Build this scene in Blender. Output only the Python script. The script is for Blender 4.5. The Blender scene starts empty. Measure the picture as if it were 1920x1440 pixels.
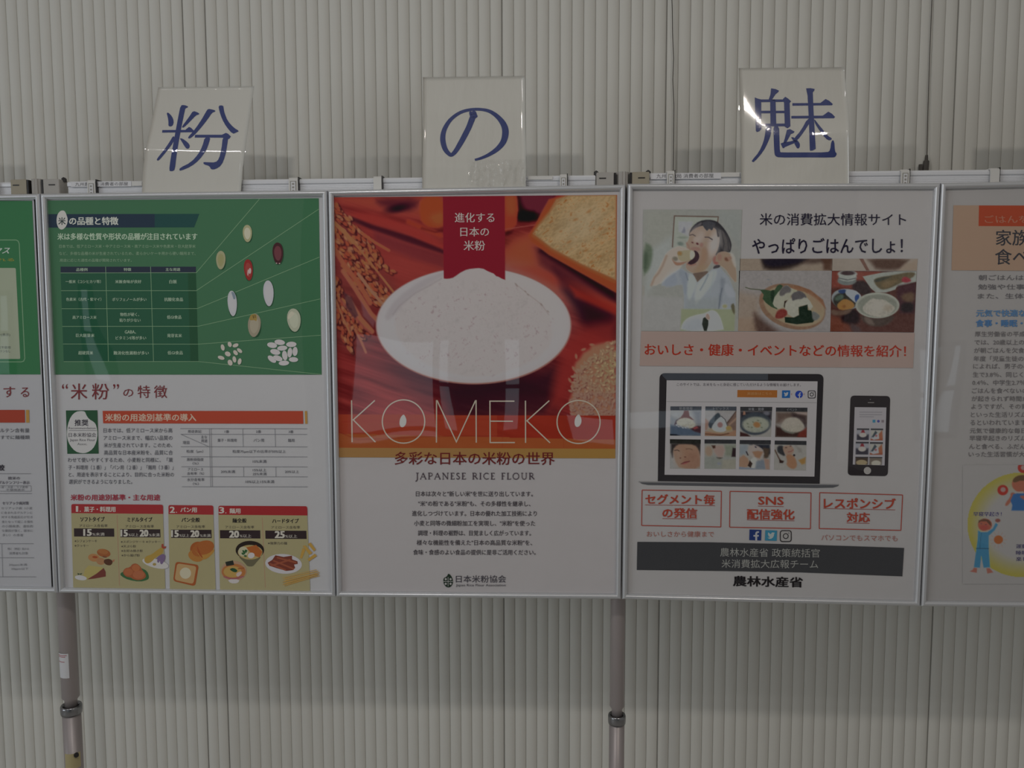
import bpy, math, random
import numpy as np
random.seed(4)
rng = np.random.default_rng(7)
SC = bpy.context.scene
COL = SC.collection

# ---------------------------------------------------------------- camera
F_PX = 1554.0
CAM = np.array([0.946, -1.4824, 1.495])
YAW, PITCH, ROLL = -0.057, 0.0859, -0.0024
_cy, _sy, _cp, _sp = math.cos(YAW), math.sin(YAW), math.cos(PITCH), math.sin(PITCH)
_cr, _sr = math.cos(ROLL), math.sin(ROLL)
_f = np.array([_sy * _cp, _cy * _cp, -_sp])
_r0 = np.array([_cy, -_sy, 0.0])
_u0 = np.cross(_r0, _f)
_r = _cr * _r0 + _sr * _u0
_u = -_sr * _r0 + _cr * _u0
cam_data = bpy.data.cameras.new('camera')
cam_data.sensor_fit = 'HORIZONTAL'
cam_data.sensor_width = 36.0
cam_data.lens = F_PX / 1920.0 * 36.0
cam_data.clip_start = 0.05
cam_data.clip_end = 60
cam = bpy.data.objects.new('camera', cam_data)
COL.objects.link(cam)
from mathutils import Matrix, Vector
cam.matrix_world = Matrix(((_r[0], _u[0], -_f[0], CAM[0]), (_r[1], _u[1], -_f[1], CAM[1]),
                           (_r[2], _u[2], -_f[2], CAM[2]), (0, 0, 0, 1)))
SC.camera = cam

# ---------------------------------------------------------------- world, lights, exposure
SC.view_settings.view_transform = 'Standard'
SC.view_settings.look = 'None'
SC.view_settings.exposure = 0.0
SC.view_settings.gamma = 1.0
SC.view_settings.use_curve_mapping = False
world = bpy.data.worlds.new('world')
SC.world = world
world.use_nodes = True
world.node_tree.nodes['Background'].inputs[0].default_value = (1.0, 0.975, 0.935, 1)
world.node_tree.nodes['Background'].inputs[1].default_value = 0.20


def area(name, loc, target, sx, sy, power, color=(1, 1, 1)):
    d = bpy.data.lights.new(name, 'AREA')
    d.shape = 'RECTANGLE'
    d.size = sx
    d.size_y = sy
    d.energy = power
    d.color = color
    o = bpy.data.objects.new(name, d)
    COL.objects.link(o)
    o.location = loc
    o.rotation_euler = (Vector(target) - Vector(loc)).to_track_quat('-Z', 'Y').to_euler()
    return o


SPOT_W = 2.9
area('spot_light', (0.44, -1.1, 2.26), (0.6, 0.2, -0.9), 0.055, 0.055, SPOT_W, (1.0, 0.97, 0.93))
area('spot_light', (1.54, -1.1, 2.26), (1.3, 0.2, -0.9), 0.055, 0.055, SPOT_W * 0.85, (1.0, 0.92, 0.84))
for i_ in range(9):
    area('bulb_light', (-0.85 + 0.085 * i_, -1.75, 2.80), (0.3, 0, 1.7), 0.05, 0.05, 0.26, (1.0, 0.96, 0.98))
area('side_window_light', (-2.9, -2.5, 1.5), (0.6, 0, 1.25), 1.5, 1.6, 20.0, (0.84, 0.93, 1.0))


# ---------------------------------------------------------------- photo pixel -> point on a plane Y = const of the room
def P(u, v, Y=0.0):
    """Points of the plane y = Y seen at photograph pixel (u, v)."""
    u = np.asarray(u, float)
    v = np.asarray(v, float)
    a = (u - 960) / F_PX
    b = -(v - 720) / F_PX
    d = _f[None, :] + a.reshape(-1, 1) * _r[None, :] + b.reshape(-1, 1) * _u[None, :]
    Yv = np.broadcast_to(np.asarray(Y, float), a.shape).reshape(-1)
    t = (Yv - CAM[1]) / d[:, 1]
    return CAM[None, :] + d * t[:, None]


def P1(u, v, Y=0.0):
    return P([u], [v], Y)[0]


def lin(c):
    c = np.asarray(c, float) / 255.0
    return np.where(c <= 0.04045, c / 12.92, ((c + 0.055) / 1.055) ** 2.4)


VEIL = 0.008


# sheet tone of each poster, with the dimmer, warmer light at right put in, keyed by how its blank paper reads in the photograph
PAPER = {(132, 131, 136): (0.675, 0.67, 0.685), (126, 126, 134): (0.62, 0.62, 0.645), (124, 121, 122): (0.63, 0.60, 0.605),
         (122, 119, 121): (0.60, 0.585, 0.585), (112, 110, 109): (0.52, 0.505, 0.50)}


def alb(c, white, top=0.70):
    """Surface colour from a colour read in the photograph next to paper of colour `white`."""
    c = np.asarray(c, float)
    lum = (c @ np.array([.3, .55, .15]))[..., None]
    c = lum + (c - lum) * 0.90
    m = np.maximum(c.max(-1, keepdims=True), 1.0)
    s = (m - c.min(-1, keepdims=True)) / m
    c = c * (1 - 0.28 * np.clip((m - 110) / 45, 0, 1) * np.clip(s / 0.22, 0, 1))
    m = np.maximum(c.max(-1, keepdims=True), 1.0)
    cap = max(white) * 1.04      # nothing printed is brighter than the paper itself
    c = c * np.minimum(1.0, (cap + np.maximum(m - cap, 0) * 0.06) / m)
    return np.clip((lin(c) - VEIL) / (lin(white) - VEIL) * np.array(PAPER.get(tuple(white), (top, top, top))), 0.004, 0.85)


# ---------------------------------------------------------------- materials
def mat(name, color=(0.8, 0.8, 0.8), rough=0.5, metal=0.0, coat=0.0, bump=0.0, bscale=50.0, attr=False, emit=None, stretch=None, spec=0.5, var=0.0):
    m = bpy.data.materials.new(name)
    m.use_nodes = True
    nt = m.node_tree
    b = nt.nodes['Principled BSDF']
    b.inputs['Base Color'].default_value = (*color, 1)
    b.inputs['Roughness'].default_value = rough
    b.inputs['Metallic'].default_value = metal
    b.inputs['Coat Weight'].default_value = coat
    b.inputs['Coat Roughness'].default_value = 0.04
    b.inputs['Specular IOR Level'].default_value = spec
    if attr:
        a = nt.nodes.new('ShaderNodeAttribute')
        a.attribute_name = 'Col'
        nt.links.new(a.outputs['Color'], b.inputs['Base Color'])
    tc = nt.nodes.new('ShaderNodeTexCoord')
    mp = nt.nodes.new('ShaderNodeMapping')
    nt.links.new(tc.outputs['Object'], mp.inputs['Vector'])
    if stretch:
        mp.inputs['Scale'].default_value = stretch
    if bump or var:
        n = nt.nodes.new('ShaderNodeTexNoise')
        n.inputs['Scale'].default_value = bscale
        n.inputs['Detail'].default_value = 3
        nt.links.new(mp.outputs['Vector'], n.inputs['Vector'])
        if bump:
            bp = nt.nodes.new('ShaderNodeBump')
            bp.inputs['Strength'].default_value = 1.0
            bp.inputs['Distance'].default_value = bump
            nt.links.new(n.outputs['Fac'], bp.inputs['Height'])
            nt.links.new(bp.outputs['Normal'], b.inputs['Normal'])
        if var and not attr:
            r = nt.nodes.new('ShaderNodeMix')
            r.data_type = 'RGBA'
            r.inputs['A'].default_value = (*[x * (1 - var) for x in color], 1)
            r.inputs['B'].default_value = (*[min(1, x * (1 + var)) for x in color], 1)
            nt.links.new(n.outputs['Fac'], r.inputs['Factor'])
            nt.links.new(r.outputs['Result'], b.inputs['Base Color'])
    if emit:
        b.inputs['Emission Color'].default_value = (*emit[0], 1)
        b.inputs['Emission Strength'].default_value = emit[1]
    return m


M = {}
M['print'] = mat('printed_ink', rough=0.7, attr=True, spec=0.2)
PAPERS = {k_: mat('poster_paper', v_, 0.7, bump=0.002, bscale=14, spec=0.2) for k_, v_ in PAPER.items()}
M['alu'] = mat('brushed_aluminium', (0.70, 0.71, 0.73), 0.34, metal=0.6)
M['backing'] = mat('dark_backing', (0.02, 0.02, 0.025), 0.6, bump=0.0002, bscale=80)
M['wall'] = mat('wall_slat_vinyl', (0.75, 0.735, 0.675), 0.6, bump=0.0002, bscale=60, stretch=(1, 1, 0.15), var=0.02)
M['wall_board'] = mat('wall_board', (0.50, 0.49, 0.45), 0.7, bump=0.0003, bscale=60)
M['seam'] = mat('seam_rubber', (0.34, 0.33, 0.30), 0.7, bump=0.0002, bscale=90)
M['bar'] = mat('white_rail_enamel', (0.80, 0.81, 0.84), 0.30, metal=0.1, bump=0.0001, bscale=200)
M['grey_plastic'] = mat('grey_plastic', (0.42, 0.40, 0.37), 0.5, bump=0.0002, bscale=120)
M['beige_plastic'] = mat('beige_plastic', (0.36, 0.32, 0.24), 0.5, bump=0.0002, bscale=120)
M['black_plastic'] = mat('black_plastic', (0.02, 0.018, 0.018), 0.4, bump=0.0002, bscale=120)
M['pole'] = mat('grey_pole_enamel', (0.40, 0.355, 0.35), 0.38, metal=0.3, bump=0.0001, bscale=100)
M['chrome'] = mat('dark_chrome', (0.30, 0.30, 0.31), 0.22, metal=0.95, bump=0.00005, bscale=100)
M['clip'] = mat('white_clip_plastic', (0.68, 0.67, 0.64), 0.4, bump=0.0002, bscale=120)
M['label'] = mat('label_paper', (0.72, 0.72, 0.74), 0.6, bump=0.0001, bscale=120)
M['cord'] = mat('dark_cord', (0.10, 0.09, 0.08), 0.7, bump=0.0002, bscale=200)
M['tape'] = mat('yellowed_tape', (0.50, 0.42, 0.22), 0.5, bump=0.0003, bscale=90)
M['card'] = mat('laminated_card', (0.62, 0.605, 0.55), 0.55, coat=1.0, bump=0.0016, bscale=22, stretch=(1.6, 1, 0.5))
M['card_ink'] = mat('blue_card_ink', (0.014, 0.032, 0.17), 0.5, coat=1.0, bump=0.0016, bscale=22, stretch=(1.6, 1, 0.5))


def sheet_mat(name, ior, bump, scale, tint=(1, 1, 1)):
    m = bpy.data.materials.new(name)
    m.use_nodes = True
    nt = m.node_tree
    nt.nodes.remove(nt.nodes['Principled BSDF'])
    out = nt.nodes['Material Output']
    tr = nt.nodes.new('ShaderNodeBsdfTransparent')
    tr.inputs['Color'].default_value = (*tint, 1)
    gl = nt.nodes.new('ShaderNodeBsdfGlossy')
    gl.inputs['Roughness'].default_value = 0.015
    fr = nt.nodes.new('ShaderNodeFresnel')
    # the sheet is thin: the same reflectance from both of its faces
    ge = nt.nodes.new('ShaderNodeNewGeometry')
    mr = nt.nodes.new('ShaderNodeMapRange')
    mr.inputs['To Min'].default_value = ior
    mr.inputs['To Max'].default_value = 1.0 / ior
    nt.links.new(ge.outputs['Backfacing'], mr.inputs['Value'])
    nt.links.new(mr.outputs['Result'], fr.inputs['IOR'])
    mx = nt.nodes.new('ShaderNodeMixShader')
    tc = nt.nodes.new('ShaderNodeTexCoord')
    mp = nt.nodes.new('ShaderNodeMapping')
    mp.inputs['Scale'].default_value = (1.5, 1, 0.6)
    n = nt.nodes.new('ShaderNodeTexNoise')
    n.inputs['Scale'].default_value = scale
    n.inputs['Detail'].default_value = 1
    bp = nt.nodes.new('ShaderNodeBump')
    bp.inputs['Distance'].default_value = bump
    nt.links.new(tc.outputs['Object'], mp.inputs['Vector'])
    nt.links.new(mp.outputs['Vector'], n.inputs['Vector'])
    nt.links.new(n.outputs['Fac'], bp.inputs['Height'])
    nt.links.new(bp.outputs['Normal'], gl.inputs['Normal'])
    nt.links.new(bp.outputs['Normal'], fr.inputs['Normal'])
    nt.links.new(fr.outputs['Fac'], mx.inputs['Fac'])
    nt.links.new(tr.outputs['BSDF'], mx.inputs[1])
    nt.links.new(gl.outputs['BSDF'], mx.inputs[2])
    nt.links.new(mx.outputs['Shader'], out.inputs['Surface'])
    return m


M['acetate'] = sheet_mat('clear_acetate', 1.52, 0.004, 3.0)
M['crumpled'] = sheet_mat('crumpled_film', 1.5, 0.012, 75.0)
M['film'] = sheet_mat('laminate_film', 1.9, 0.002, 20.0)


# ---------------------------------------------------------------- object helpers
def tag(o, label=None, cat=None, group=None, kind=None):
    if label:
        o['label'] = label
    if cat:
        o['category'] = cat
    if group:
        o['group'] = group
    if kind:
        o['kind'] = kind
    return o


def empty(name, loc):
    o = bpy.data.objects.new(name, None)
    o.empty_display_size = 0.05
    o.location = tuple(loc)
    COL.objects.link(o)
    return o


def root_loc(o):
    p = np.zeros(3)
    while o is not None:
        p = p + np.array(o.location)
        o = o.parent
    return p


def obj(name, V, Fc, m, parent=None, smooth=False, colors=None, loc=None):
    """One mesh object from world-space vertices."""
    V = np.asarray(V, float)
    me = bpy.data.meshes.new(name)
    org = np.array(loc) if loc is not None else (root_loc(parent) if parent else np.zeros(3))
    me.from_pydata((V - org).tolist(), [], [list(map(int, f)) for f in Fc])
    if smooth:
        me.polygons.foreach_set('use_smooth', [True] * len(me.polygons))
    if colors is not None:
        a = me.color_attributes.new('Col', 'FLOAT_COLOR', 'POINT')
        c = np.ones((len(V), 4), np.float32)
        c[:, :3] = colors
        a.data.foreach_set('color', c.ravel())
    me.materials.append(m)
    o = bpy.data.objects.new(name, me)
    COL.objects.link(o)
    if parent is not None:
        o.parent = parent
        if loc is not None:
            o.location = tuple(np.array(loc) - root_loc(parent))
    elif loc is not None:
        o.location = tuple(loc)
    return o


class MB:
    """Collects boxes and tubes into one mesh."""
    def __init__(s):
        s.V = []
        s.F = []

    def add(s, V, Fc):
        k = len(s.V)
        s.V += [tuple(p) for p in V]
        s.F += [[k + i for i in f] for f in Fc]
        return s

    def box(s, x0, x1, y0, y1, z0, z1, bev=0.0):
        if bev <= 0:
            V = [(x, y, z) for x in (x0, x1) for y in (y0, y1) for z in (z0, z1)]
            Fc = [(0, 1, 3, 2), (4, 6, 7, 5), (0, 4, 5, 1), (2, 3, 7, 6), (0, 2, 6, 4), (1, 5, 7, 3)]
            return s.add(V, Fc)
        # chamfered in the x-z outline of the front face
        ring = lambda i, y: [(x0 + i, y, z0 + bev), (x0 + bev, y, z0 + i), (x1 - bev, y, z0 + i), (x1 - i, y, z0 + bev),
                             (x1 - i, y, z1 - bev), (x1 - bev, y, z1 - i), (x0 + bev, y, z1 - i), (x0 + i, y, z1 - bev)]
        V = ring(0, y1) + ring(0, y0 + bev) + ring(bev * 0.6, y0)
        Fc = []
        for a in range(2):
            for i in range(8):
                j = (i + 1) % 8
                Fc.append((a * 8 + i, a * 8 + j, a * 8 + 8 + j, a * 8 + 8 + i))
        Fc += [tuple(range(7, -1, -1)), tuple(range(16, 24))]
        return s.add(V, Fc)

    def tube(s, pts, r, n=16, caps=True):
        pts = [np.array(p, float) for p in pts]
        rs = r if hasattr(r, '__len__') else [r] * len(pts)
        V = []
        for i, p in enumerate(pts):
            d = pts[min(i + 1, len(pts) - 1)] - pts[max(i - 1, 0)]
            d = d / (np.linalg.norm(d) + 1e-12)
            a = np.cross(d, [0, 1, 0.01])
            a /= np.linalg.norm(a)
            b = np.cross(d, a)
            V += [p + rs[i] * (math.cos(t) * a + math.sin(t) * b) for t in np.linspace(0, 2 * math.pi, n, endpoint=False)]
        Fc = []
        for i in range(len(pts) - 1):
            for j in range(n):
                k = (j + 1) % n
                Fc.append((i * n + j, i * n + k, (i + 1) * n + k, (i + 1) * n + j))
        if caps:
            Fc += [tuple(range(n - 1, -1, -1)), tuple(range((len(pts) - 1) * n, len(pts) * n))]
        return s.add(V, Fc)

    def build(s, name, m, parent=None, smooth=False, loc=None):
        return obj(name, s.V, s.F, m, parent, smooth, loc=loc)


# ---------------------------------------------------------------- printed matter
def chaikin(pts, n=2):
    pts = [np.array(p, float) for p in pts]
    for _ in range(n):
        q = []
        for i in range(len(pts)):
            a, b = pts[i], pts[(i + 1) % len(pts)]
            q += [a * 0.75 + b * 0.25, a * 0.25 + b * 0.75]
        pts = q
    return pts


_text_cache = {}


def text_mesh(s, bold=0.0):
    key = (s, bold)
    if key in _text_cache:
        return _text_cache[key]
    c = bpy.data.curves.new('lettering', 'FONT')
    c.body = s
    c.size = 1.0
    c.offset = bold
    c.resolution_u = 2
    c.fill_mode = 'FRONT'
    o = bpy.data.objects.new('lettering', c)
    me = o.to_mesh()
    V = np.zeros(len(me.vertices) * 3)
    me.vertices.foreach_get('co', V)
    V = V.reshape(-1, 3)[:, :2]
    Fc = [tuple(p.vertices) for p in me.polygons]
    o.to_mesh_clear()
    bpy.data.objects.remove(o)
    bpy.data.curves.remove(c)
    _text_cache[key] = (V, Fc)
    return V, Fc


class Ink:
    """Flat print: shapes given in photograph pixels, laid on a poster's plane; one mesh."""
    def __init__(s, white, layer=2, Y0=0.0, tf=None, surf=None):
        s.w = white
        s.Y = Y0 - layer * 1e-4
        s.k = 0
        s.uv = []
        s.Yv = []
        s.F = []
        s.C = []
        s.tf = tf
        s.surf = surf

    def _t(s, pts):
        pts = np.asarray(pts, float)
        if s.tf:
            ox, oy, sc = s.tf
            pts = np.stack([ox + pts[:, 0] / sc, oy + pts[:, 1] / sc], 1)
        return pts

    def raw(s, pts, faces, col, step=True, lift=0):
        k = len(s.uv)
        if step:
            s.k += 1
        y = s.Y - (s.k + lift) * 6e-6
        a = alb(col, s.w)
        s.uv += [tuple(p) for p in pts]
        s.Yv += [y] * len(pts)
        s.C += [a] * len(pts)
        s.F += [[k + i for i in f] for f in faces]
        return s

    def poly(s, pts, col, sm=0):
        if sm:
            pts = chaikin(pts, sm)
        pts = s._t(pts)
        return s.raw(pts, [range(len(pts))], col)

    def rect(s, x0, y0, x1, y1, col, dy=0.0, dx=0.0):
        return s.poly([(x0, y0), (x1, y0 + dy), (x1 + dx, y1 + dy), (x0 + dx, y1)], col)

    def rrect(s, q, r, col):
        """Rounded quad, q = TL, TR, BR, BL."""
        pts = []
        q = [np.array(p, float) for p in q]
        for i in range(4):
            a, b, c = q[i - 1], q[i], q[(i + 1) % 4]
            u = (a - b) / np.linalg.norm(a - b)
            w = (c - b) / np.linalg.norm(c - b)
            rr = r[i] if hasattr(r, '__len__') else r
            for t in np.linspace(0, 1, 7):
                p0, p2 = b + u * rr, b + w * rr
                pts.append((1 - t) ** 2 * p0 + 2 * t * (1 - t) * b + t * t * p2)
        return s.poly(pts, col)

    def ell(s, cx, cy, rx, ry, col, rot=0.0, n=20):
        t = np.linspace(0, 2 * math.pi, n, endpoint=False)
        c, q = math.cos(math.radians(rot)), math.sin(math.radians(rot))
        x, y = rx * np.cos(t), ry * np.sin(t)
        return s.poly(np.stack([cx + c * x - q * y, cy + q * x + c * y], 1), col)

    def ring(s, cx, cy, rx, ry, w, col, n=48):
        t = np.linspace(0, 2 * math.pi, n, endpoint=False)
        o = np.stack([cx + (rx + w / 2) * np.cos(t), cy + (ry + w / 2) * np.sin(t)], 1)
        i = np.stack([cx + (rx - w / 2) * np.cos(t), cy + (ry - w / 2) * np.sin(t)], 1)
        pts = s._t(np.concatenate([o, i]))
        return s.raw(pts, [(k, (k + 1) % n, n + (k + 1) % n, n + k) for k in range(n)], col)

    def line(s, pts, w, col):
        """Polyline of width w with mitred joints."""
        pts = [np.array(p, float) for p in pts]
        ws = w if hasattr(w, '__len__') else [w] * len(pts)
        L, R = [], []
        for i, p in enumerate(pts):
            d1 = pts[i] - pts[i - 1] if i > 0 else pts[1] - pts[0]
            d2 = pts[i + 1] - pts[i] if i < len(pts) - 1 else d1
            d1 = d1 / (np.linalg.norm(d1) + 1e-9)
            d2 = d2 / (np.linalg.norm(d2) + 1e-9)
            t = d1 + d2
            nt = np.linalg.norm(t)
            t = t / nt if nt > 0.2 else d2
            n = np.array([-t[1], t[0]])
            m = ws[i] / 2 / max(0.45, abs(float(np.dot(n, [-d2[1], d2[0]]))))
            L.append(p + n * m)
            R.append(p - n * m)
        k = len(pts)
        q = s._t(np.array(L + R))
        return s.raw(q, [(i, i + 1, k + i + 1, k + i) for i in range(k - 1)], col)

    def text(s, st, x0, y0, x1, y1, col, bold=0.0, dy=0.0, shear=0.0):
        V, Fc = text_mesh(st, 0.0)
        if len(V) == 0:
            return s
        # heavier type: the same letters printed with a slight spread
        d = bold * min(abs(y1 - y0), 24.0) * 1.1
        sh = [(0, 0)] if d <= 0 else ([(-d, 0), (d, 0)] if d < 0.25 else [(-d, -d * .5), (d, d * .5), (-d, d * .5), (d, -d * .5)])
        mn, mx = V.min(0), V.max(0)
        n = (V - mn) / np.maximum(mx - mn, 1e-6)
        u = x0 + n[:, 0] * (x1 - x0) + (n[:, 1] - 0.5) * shear
        v = y1 - n[:, 1] * (y1 - y0) + n[:, 0] * dy
        for n_, (ax, ay) in enumerate(sh):
            s.raw(s._t(np.stack([u + ax, v + ay], 1)), Fc, col, step=False, lift=n_)
        return s

    def build(s, name, parent, m=None, label=None, stuff=False):
        uv = np.array(s.uv)
        if s.surf is not None:
            # cut the flat shapes into small cells so that they follow the bent sheet
            import bmesh
            bm = bmesh.new()
            vs = [bm.verts.new((p[0], p[1], 0)) for p in uv]
            for f in s.F:
                try:
                    bm.faces.new([vs[i] for i in f])
                except ValueError:
                    pass
            bm.normal_update()
            bmesh.ops.triangulate(bm, faces=bm.faces[:])
            mn, mx = uv.min(0), uv.max(0)
            for ax in (0, 1):
                n = [0, 0, 0]
                n[ax] = 1
                for c in np.arange(mn[ax] + 3, mx[ax], 5.0):
                    co = [0, 0, 0]
                    co[ax] = c
                    bmesh.ops.bisect_plane(bm, geom=bm.verts[:] + bm.edges[:] + bm.faces[:], plane_co=co, plane_no=n, dist=1e-4)
            bm.verts.index_update()
            q = np.array([v.co[:] for v in bm.verts])
            s.F = [[v.index for v in f.verts] for f in bm.faces]
            s.C = [s.C[0]] * len(q)
            bm.free()
            V = s.surf(q[:, 0], q[:, 1], None)
        else:
            V = P(uv[:, 0], uv[:, 1], np.array(s.Yv))
        o = obj(name, V, s.F, m or M['print'], parent, colors=np.array(s.C))
        if stuff or 'text' in name or 'table' in name:
            o['kind'] = 'stuff'
        if label:
            o['label'] = label
        return o


class Art:
    """A printed photograph: a fine grid of surface colours, painted with soft shapes. Coordinates may be given in a local frame tf = (ox, oy, scale)."""
    def __init__(s, x0, y0, x1, y1, white, step=1.0, base=(128, 128, 128), tf=None, quad=None):
        s.nx = int(round((x1 - x0) / step)) + 1
        s.ny = int(round((y1 - y0) / step)) + 1
        s.gx = np.linspace(x0, x1, s.nx)
        s.gy = np.linspace(y0, y1, s.ny)
        s.X, s.Y = np.meshgrid(s.gx, s.gy)
        s.A = np.zeros((s.ny, s.nx, 3)) + np.array(base, float)
        s.w = white
        s.tf = tf
        s.quad = quad
        s.box = (x0, y0, x1, y1)

    def _t(s, pts):
        pts = np.asarray(pts, float).reshape(-1, 2)
        if s.tf:
            ox, oy, sc = s.tf
            pts = np.stack([ox + pts[:, 0] / sc, oy + pts[:, 1] / sc], 1)
        return pts

    def _s(s, r):
        return r / s.tf[2] if s.tf else r

    def _win(s, x0, y0, x1, y1):
        i0 = max(0, np.searchsorted(s.gx, x0) - 1)
        i1 = min(s.nx, np.searchsorted(s.gx, x1) + 1)
        j0 = max(0, np.searchsorted(s.gy, y0) - 1)
        j1 = min(s.ny, np.searchsorted(s.gy, y1) + 1)
        return slice(j0, j1), slice(i0, i1)

    def _mix(s, w, a, col, tex=0.0, tscale=4.0):
        c = np.array(col, float)
        if tex:
            nz = s.noise(tscale)[w]
            c = c[None, None, :] * (1 + tex * nz[..., None])
        s.A[w] = s.A[w] * (1 - a[..., None]) + c * a[..., None]

    def noise(s, scale, ang=None, asp=1.0, seed=None):
        """Smooth noise in -1..1 over the whole picture."""
        r = np.random.default_rng(seed if seed is not None else int(rng.integers(1 << 30)))
        X, Y = s.X - s.gx[0], s.Y - s.gy[0]
        if ang is not None:
            c, q = math.cos(math.radians(ang)), math.sin(math.radians(ang))
            X, Y = (c * X + q * Y) / asp, -q * X + c * Y
        X = X / scale
        Y = Y / scale
        X = X - X.min() + 1
        Y = Y - Y.min() + 1
        G = r.uniform(-1, 1, (int(Y.max()) + 3, int(X.max()) + 3))
        xi, yi = X.astype(int), Y.astype(int)
        fx, fy = X - xi, Y - yi
        fx, fy = fx * fx * (3 - 2 * fx), fy * fy * (3 - 2 * fy)
        return (G[yi, xi] * (1 - fx) + G[yi, xi + 1] * fx) * (1 - fy) + (G[yi + 1, xi] * (1 - fx) + G[yi + 1, xi + 1] * fx) * fy

    def ell(s, cx, cy, rx, ry, col, rot=0.0, soft=1.0, a=1.0, tex=0.0, tscale=4.0):
        (cx, cy), = s._t([(cx, cy)])
        rx, ry, soft = s._s(rx), s._s(ry), max(s._s(soft), 0.7)
        R = max(rx, ry) + soft * 2
        w = s._win(cx - R, cy - R, cx + R, cy + R)
        c, q = math.cos(math.radians(rot)), math.sin(math.radians(rot))
        x, y = s.X[w] - cx, s.Y[w] - cy
        X, Y = c * x + q * y, -q * x + c * y
        d = (np.sqrt((X / rx) ** 2 + (Y / ry) ** 2) - 1) * min(rx, ry)
        m = np.clip(0.5 - d / (2 * soft), 0, 1)
        m = m * m * (3 - 2 * m) * a
        s._mix(w, m, col, tex, tscale)
        return s

    def _sd(s, pts, w, closed=True):
        X, Y = s.X[w], s.Y[w]
        D = np.full(X.shape, 1e9)
        ins = np.zeros(X.shape, bool)
        n = len(pts)
        for i in range(n if closed else n - 1):
            ax, ay = pts[i]
            bx, by = pts[(i + 1) % n]
            ex, ey = bx - ax, by - ay
            t = np.clip(((X - ax) * ex + (Y - ay) * ey) / (ex * ex + ey * ey + 1e-9), 0, 1)
            D = np.minimum(D, (X - ax - t * ex) ** 2 + (Y - ay - t * ey) ** 2)
            if closed and abs(by - ay) > 1e-9:
                cr = ((ay > Y) != (by > Y)) & (X < (bx - ax) * (Y - ay) / (by - ay) + ax)
                ins ^= cr
        D = np.sqrt(D)
        return np.where(ins, -D, D) if closed else D

    def poly(s, pts, col, soft=1.0, sm=0, a=1.0, tex=0.0, tscale=4.0):
        if sm:
            pts = chaikin(pts, sm)
        pts = s._t(pts)
        soft = max(s._s(soft), 0.7)
        w = s._win(pts[:, 0].min() - 2 * soft, pts[:, 1].min() - 2 * soft, pts[:, 0].max() + 2 * soft, pts[:, 1].max() + 2 * soft)
        d = s._sd(pts, w)
        m = np.clip(0.5 - d / (2 * soft), 0, 1)
        s._mix(w, m * m * (3 - 2 * m) * a, col, tex, tscale)
        return s

    def line(s, pts, width, col, soft=1.0, a=1.0):
        pts = s._t(pts)
        width, soft = s._s(width), max(s._s(soft), 0.6)
        R = width + 2 * soft
        w = s._win(pts[:, 0].min() - R, pts[:, 1].min() - R, pts[:, 0].max() + R, pts[:, 1].max() + R)
        d = s._sd(pts, w, False) - width / 2
        m = np.clip(0.5 - d / (2 * soft), 0, 1)
        s._mix(w, m * m * (3 - 2 * m) * a, col)
        return s

    def build(s, name, parent, layer=1, label=None, clip=None, quad=None, grade=None):
        if grade:      # overall saturation, gain and mottling of the print
            sat, gain, mott = grade
            l_ = (s.A @ np.array([.3, .55, .15]))[..., None]
            s.A = (l_ + (s.A - l_) * sat) * gain + (s.noise(2.2) * mott + s.noise(5.5) * mott)[..., None]
        A = np.clip(s.A, 0, 255)
        C = alb(A.reshape(-1, 3), s.w)
        U, Vv = s.X.ravel(), s.Y.ravel()
        q = quad or s.quad
        if q:    # bend the rectangle onto the true corners TL, TR, BR, BL
            x0, y0, x1, y1 = s.box
            a, b = (U - x0) / (x1 - x0), (Vv - y0) / (y1 - y0)
            q = np.array(q, float)
            pt = (1 - b)[:, None] * ((1 - a)[:, None] * q[0] + a[:, None] * q[1]) + b[:, None] * ((1 - a)[:, None] * q[3] + a[:, None] * q[2])
            U, Vv = pt[:, 0], pt[:, 1]
        V = P(U, Vv, -layer * 1e-4)
        nx, ny = s.nx, s.ny
        i = (np.arange(ny - 1)[:, None] * nx + np.arange(nx - 1)[None, :]).ravel()
        Fc = np.stack([i, i + 1, i + nx + 1, i + nx], 1)
        me = bpy.data.meshes.new(name)
        V = V - root_loc(parent)
        me.vertices.add(len(V))
        me.vertices.foreach_set('co', V.astype(np.float32).ravel())
        me.loops.add(Fc.size)
        me.loops.foreach_set('vertex_index', Fc.astype(np.int32).ravel())
        me.polygons.add(len(Fc))
        me.polygons.foreach_set('loop_start', np.arange(0, Fc.size, 4, dtype=np.int32))
        me.update(calc_edges=True)
        at = me.color_attributes.new('Col', 'FLOAT_COLOR', 'POINT')
        c = np.ones((len(V), 4), np.float32)
        c[:, :3] = C
        at.data.foreach_set('color', c.ravel())
        me.materials.append(M['print'])
        o = bpy.data.objects.new(name, me)
        COL.objects.link(o)
        o.parent = parent
        if label:
            o['label'] = label
        return o
# ================================================================= the setting
WALL_Y = 0.30
XL, XR = -0.95, 3.15
Z_TOP = 3.0
wall = MB().box(XL - 0.6, XR + 0.6, WALL_Y + 0.006, WALL_Y + 0.08, 0, Z_TOP).build('wall_back', M['wall_board'])
tag(wall, kind='structure')
floor = MB().box(XL - 0.6, XR + 0.6, -6.8, WALL_Y + 0.08, -0.05, 0).build('floor', mat('floor_tile', (0.62, 0.60, 0.57), 0.5, bump=0.0005, bscale=8, var=0.1))
tag(floor, kind='structure')

# vertical slats: one rounded rib with a tight groove on each side
PITCH_S = 0.0243
def slat_profile(w):
    a = []
    for t in np.linspace(0, 1, 15):
        h = math.sin(math.pi * t) ** 0.8 * (0.85 + 0.25 * t)
        a.append((t * w - w / 2, -0.0036 * h))
    return a


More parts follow.
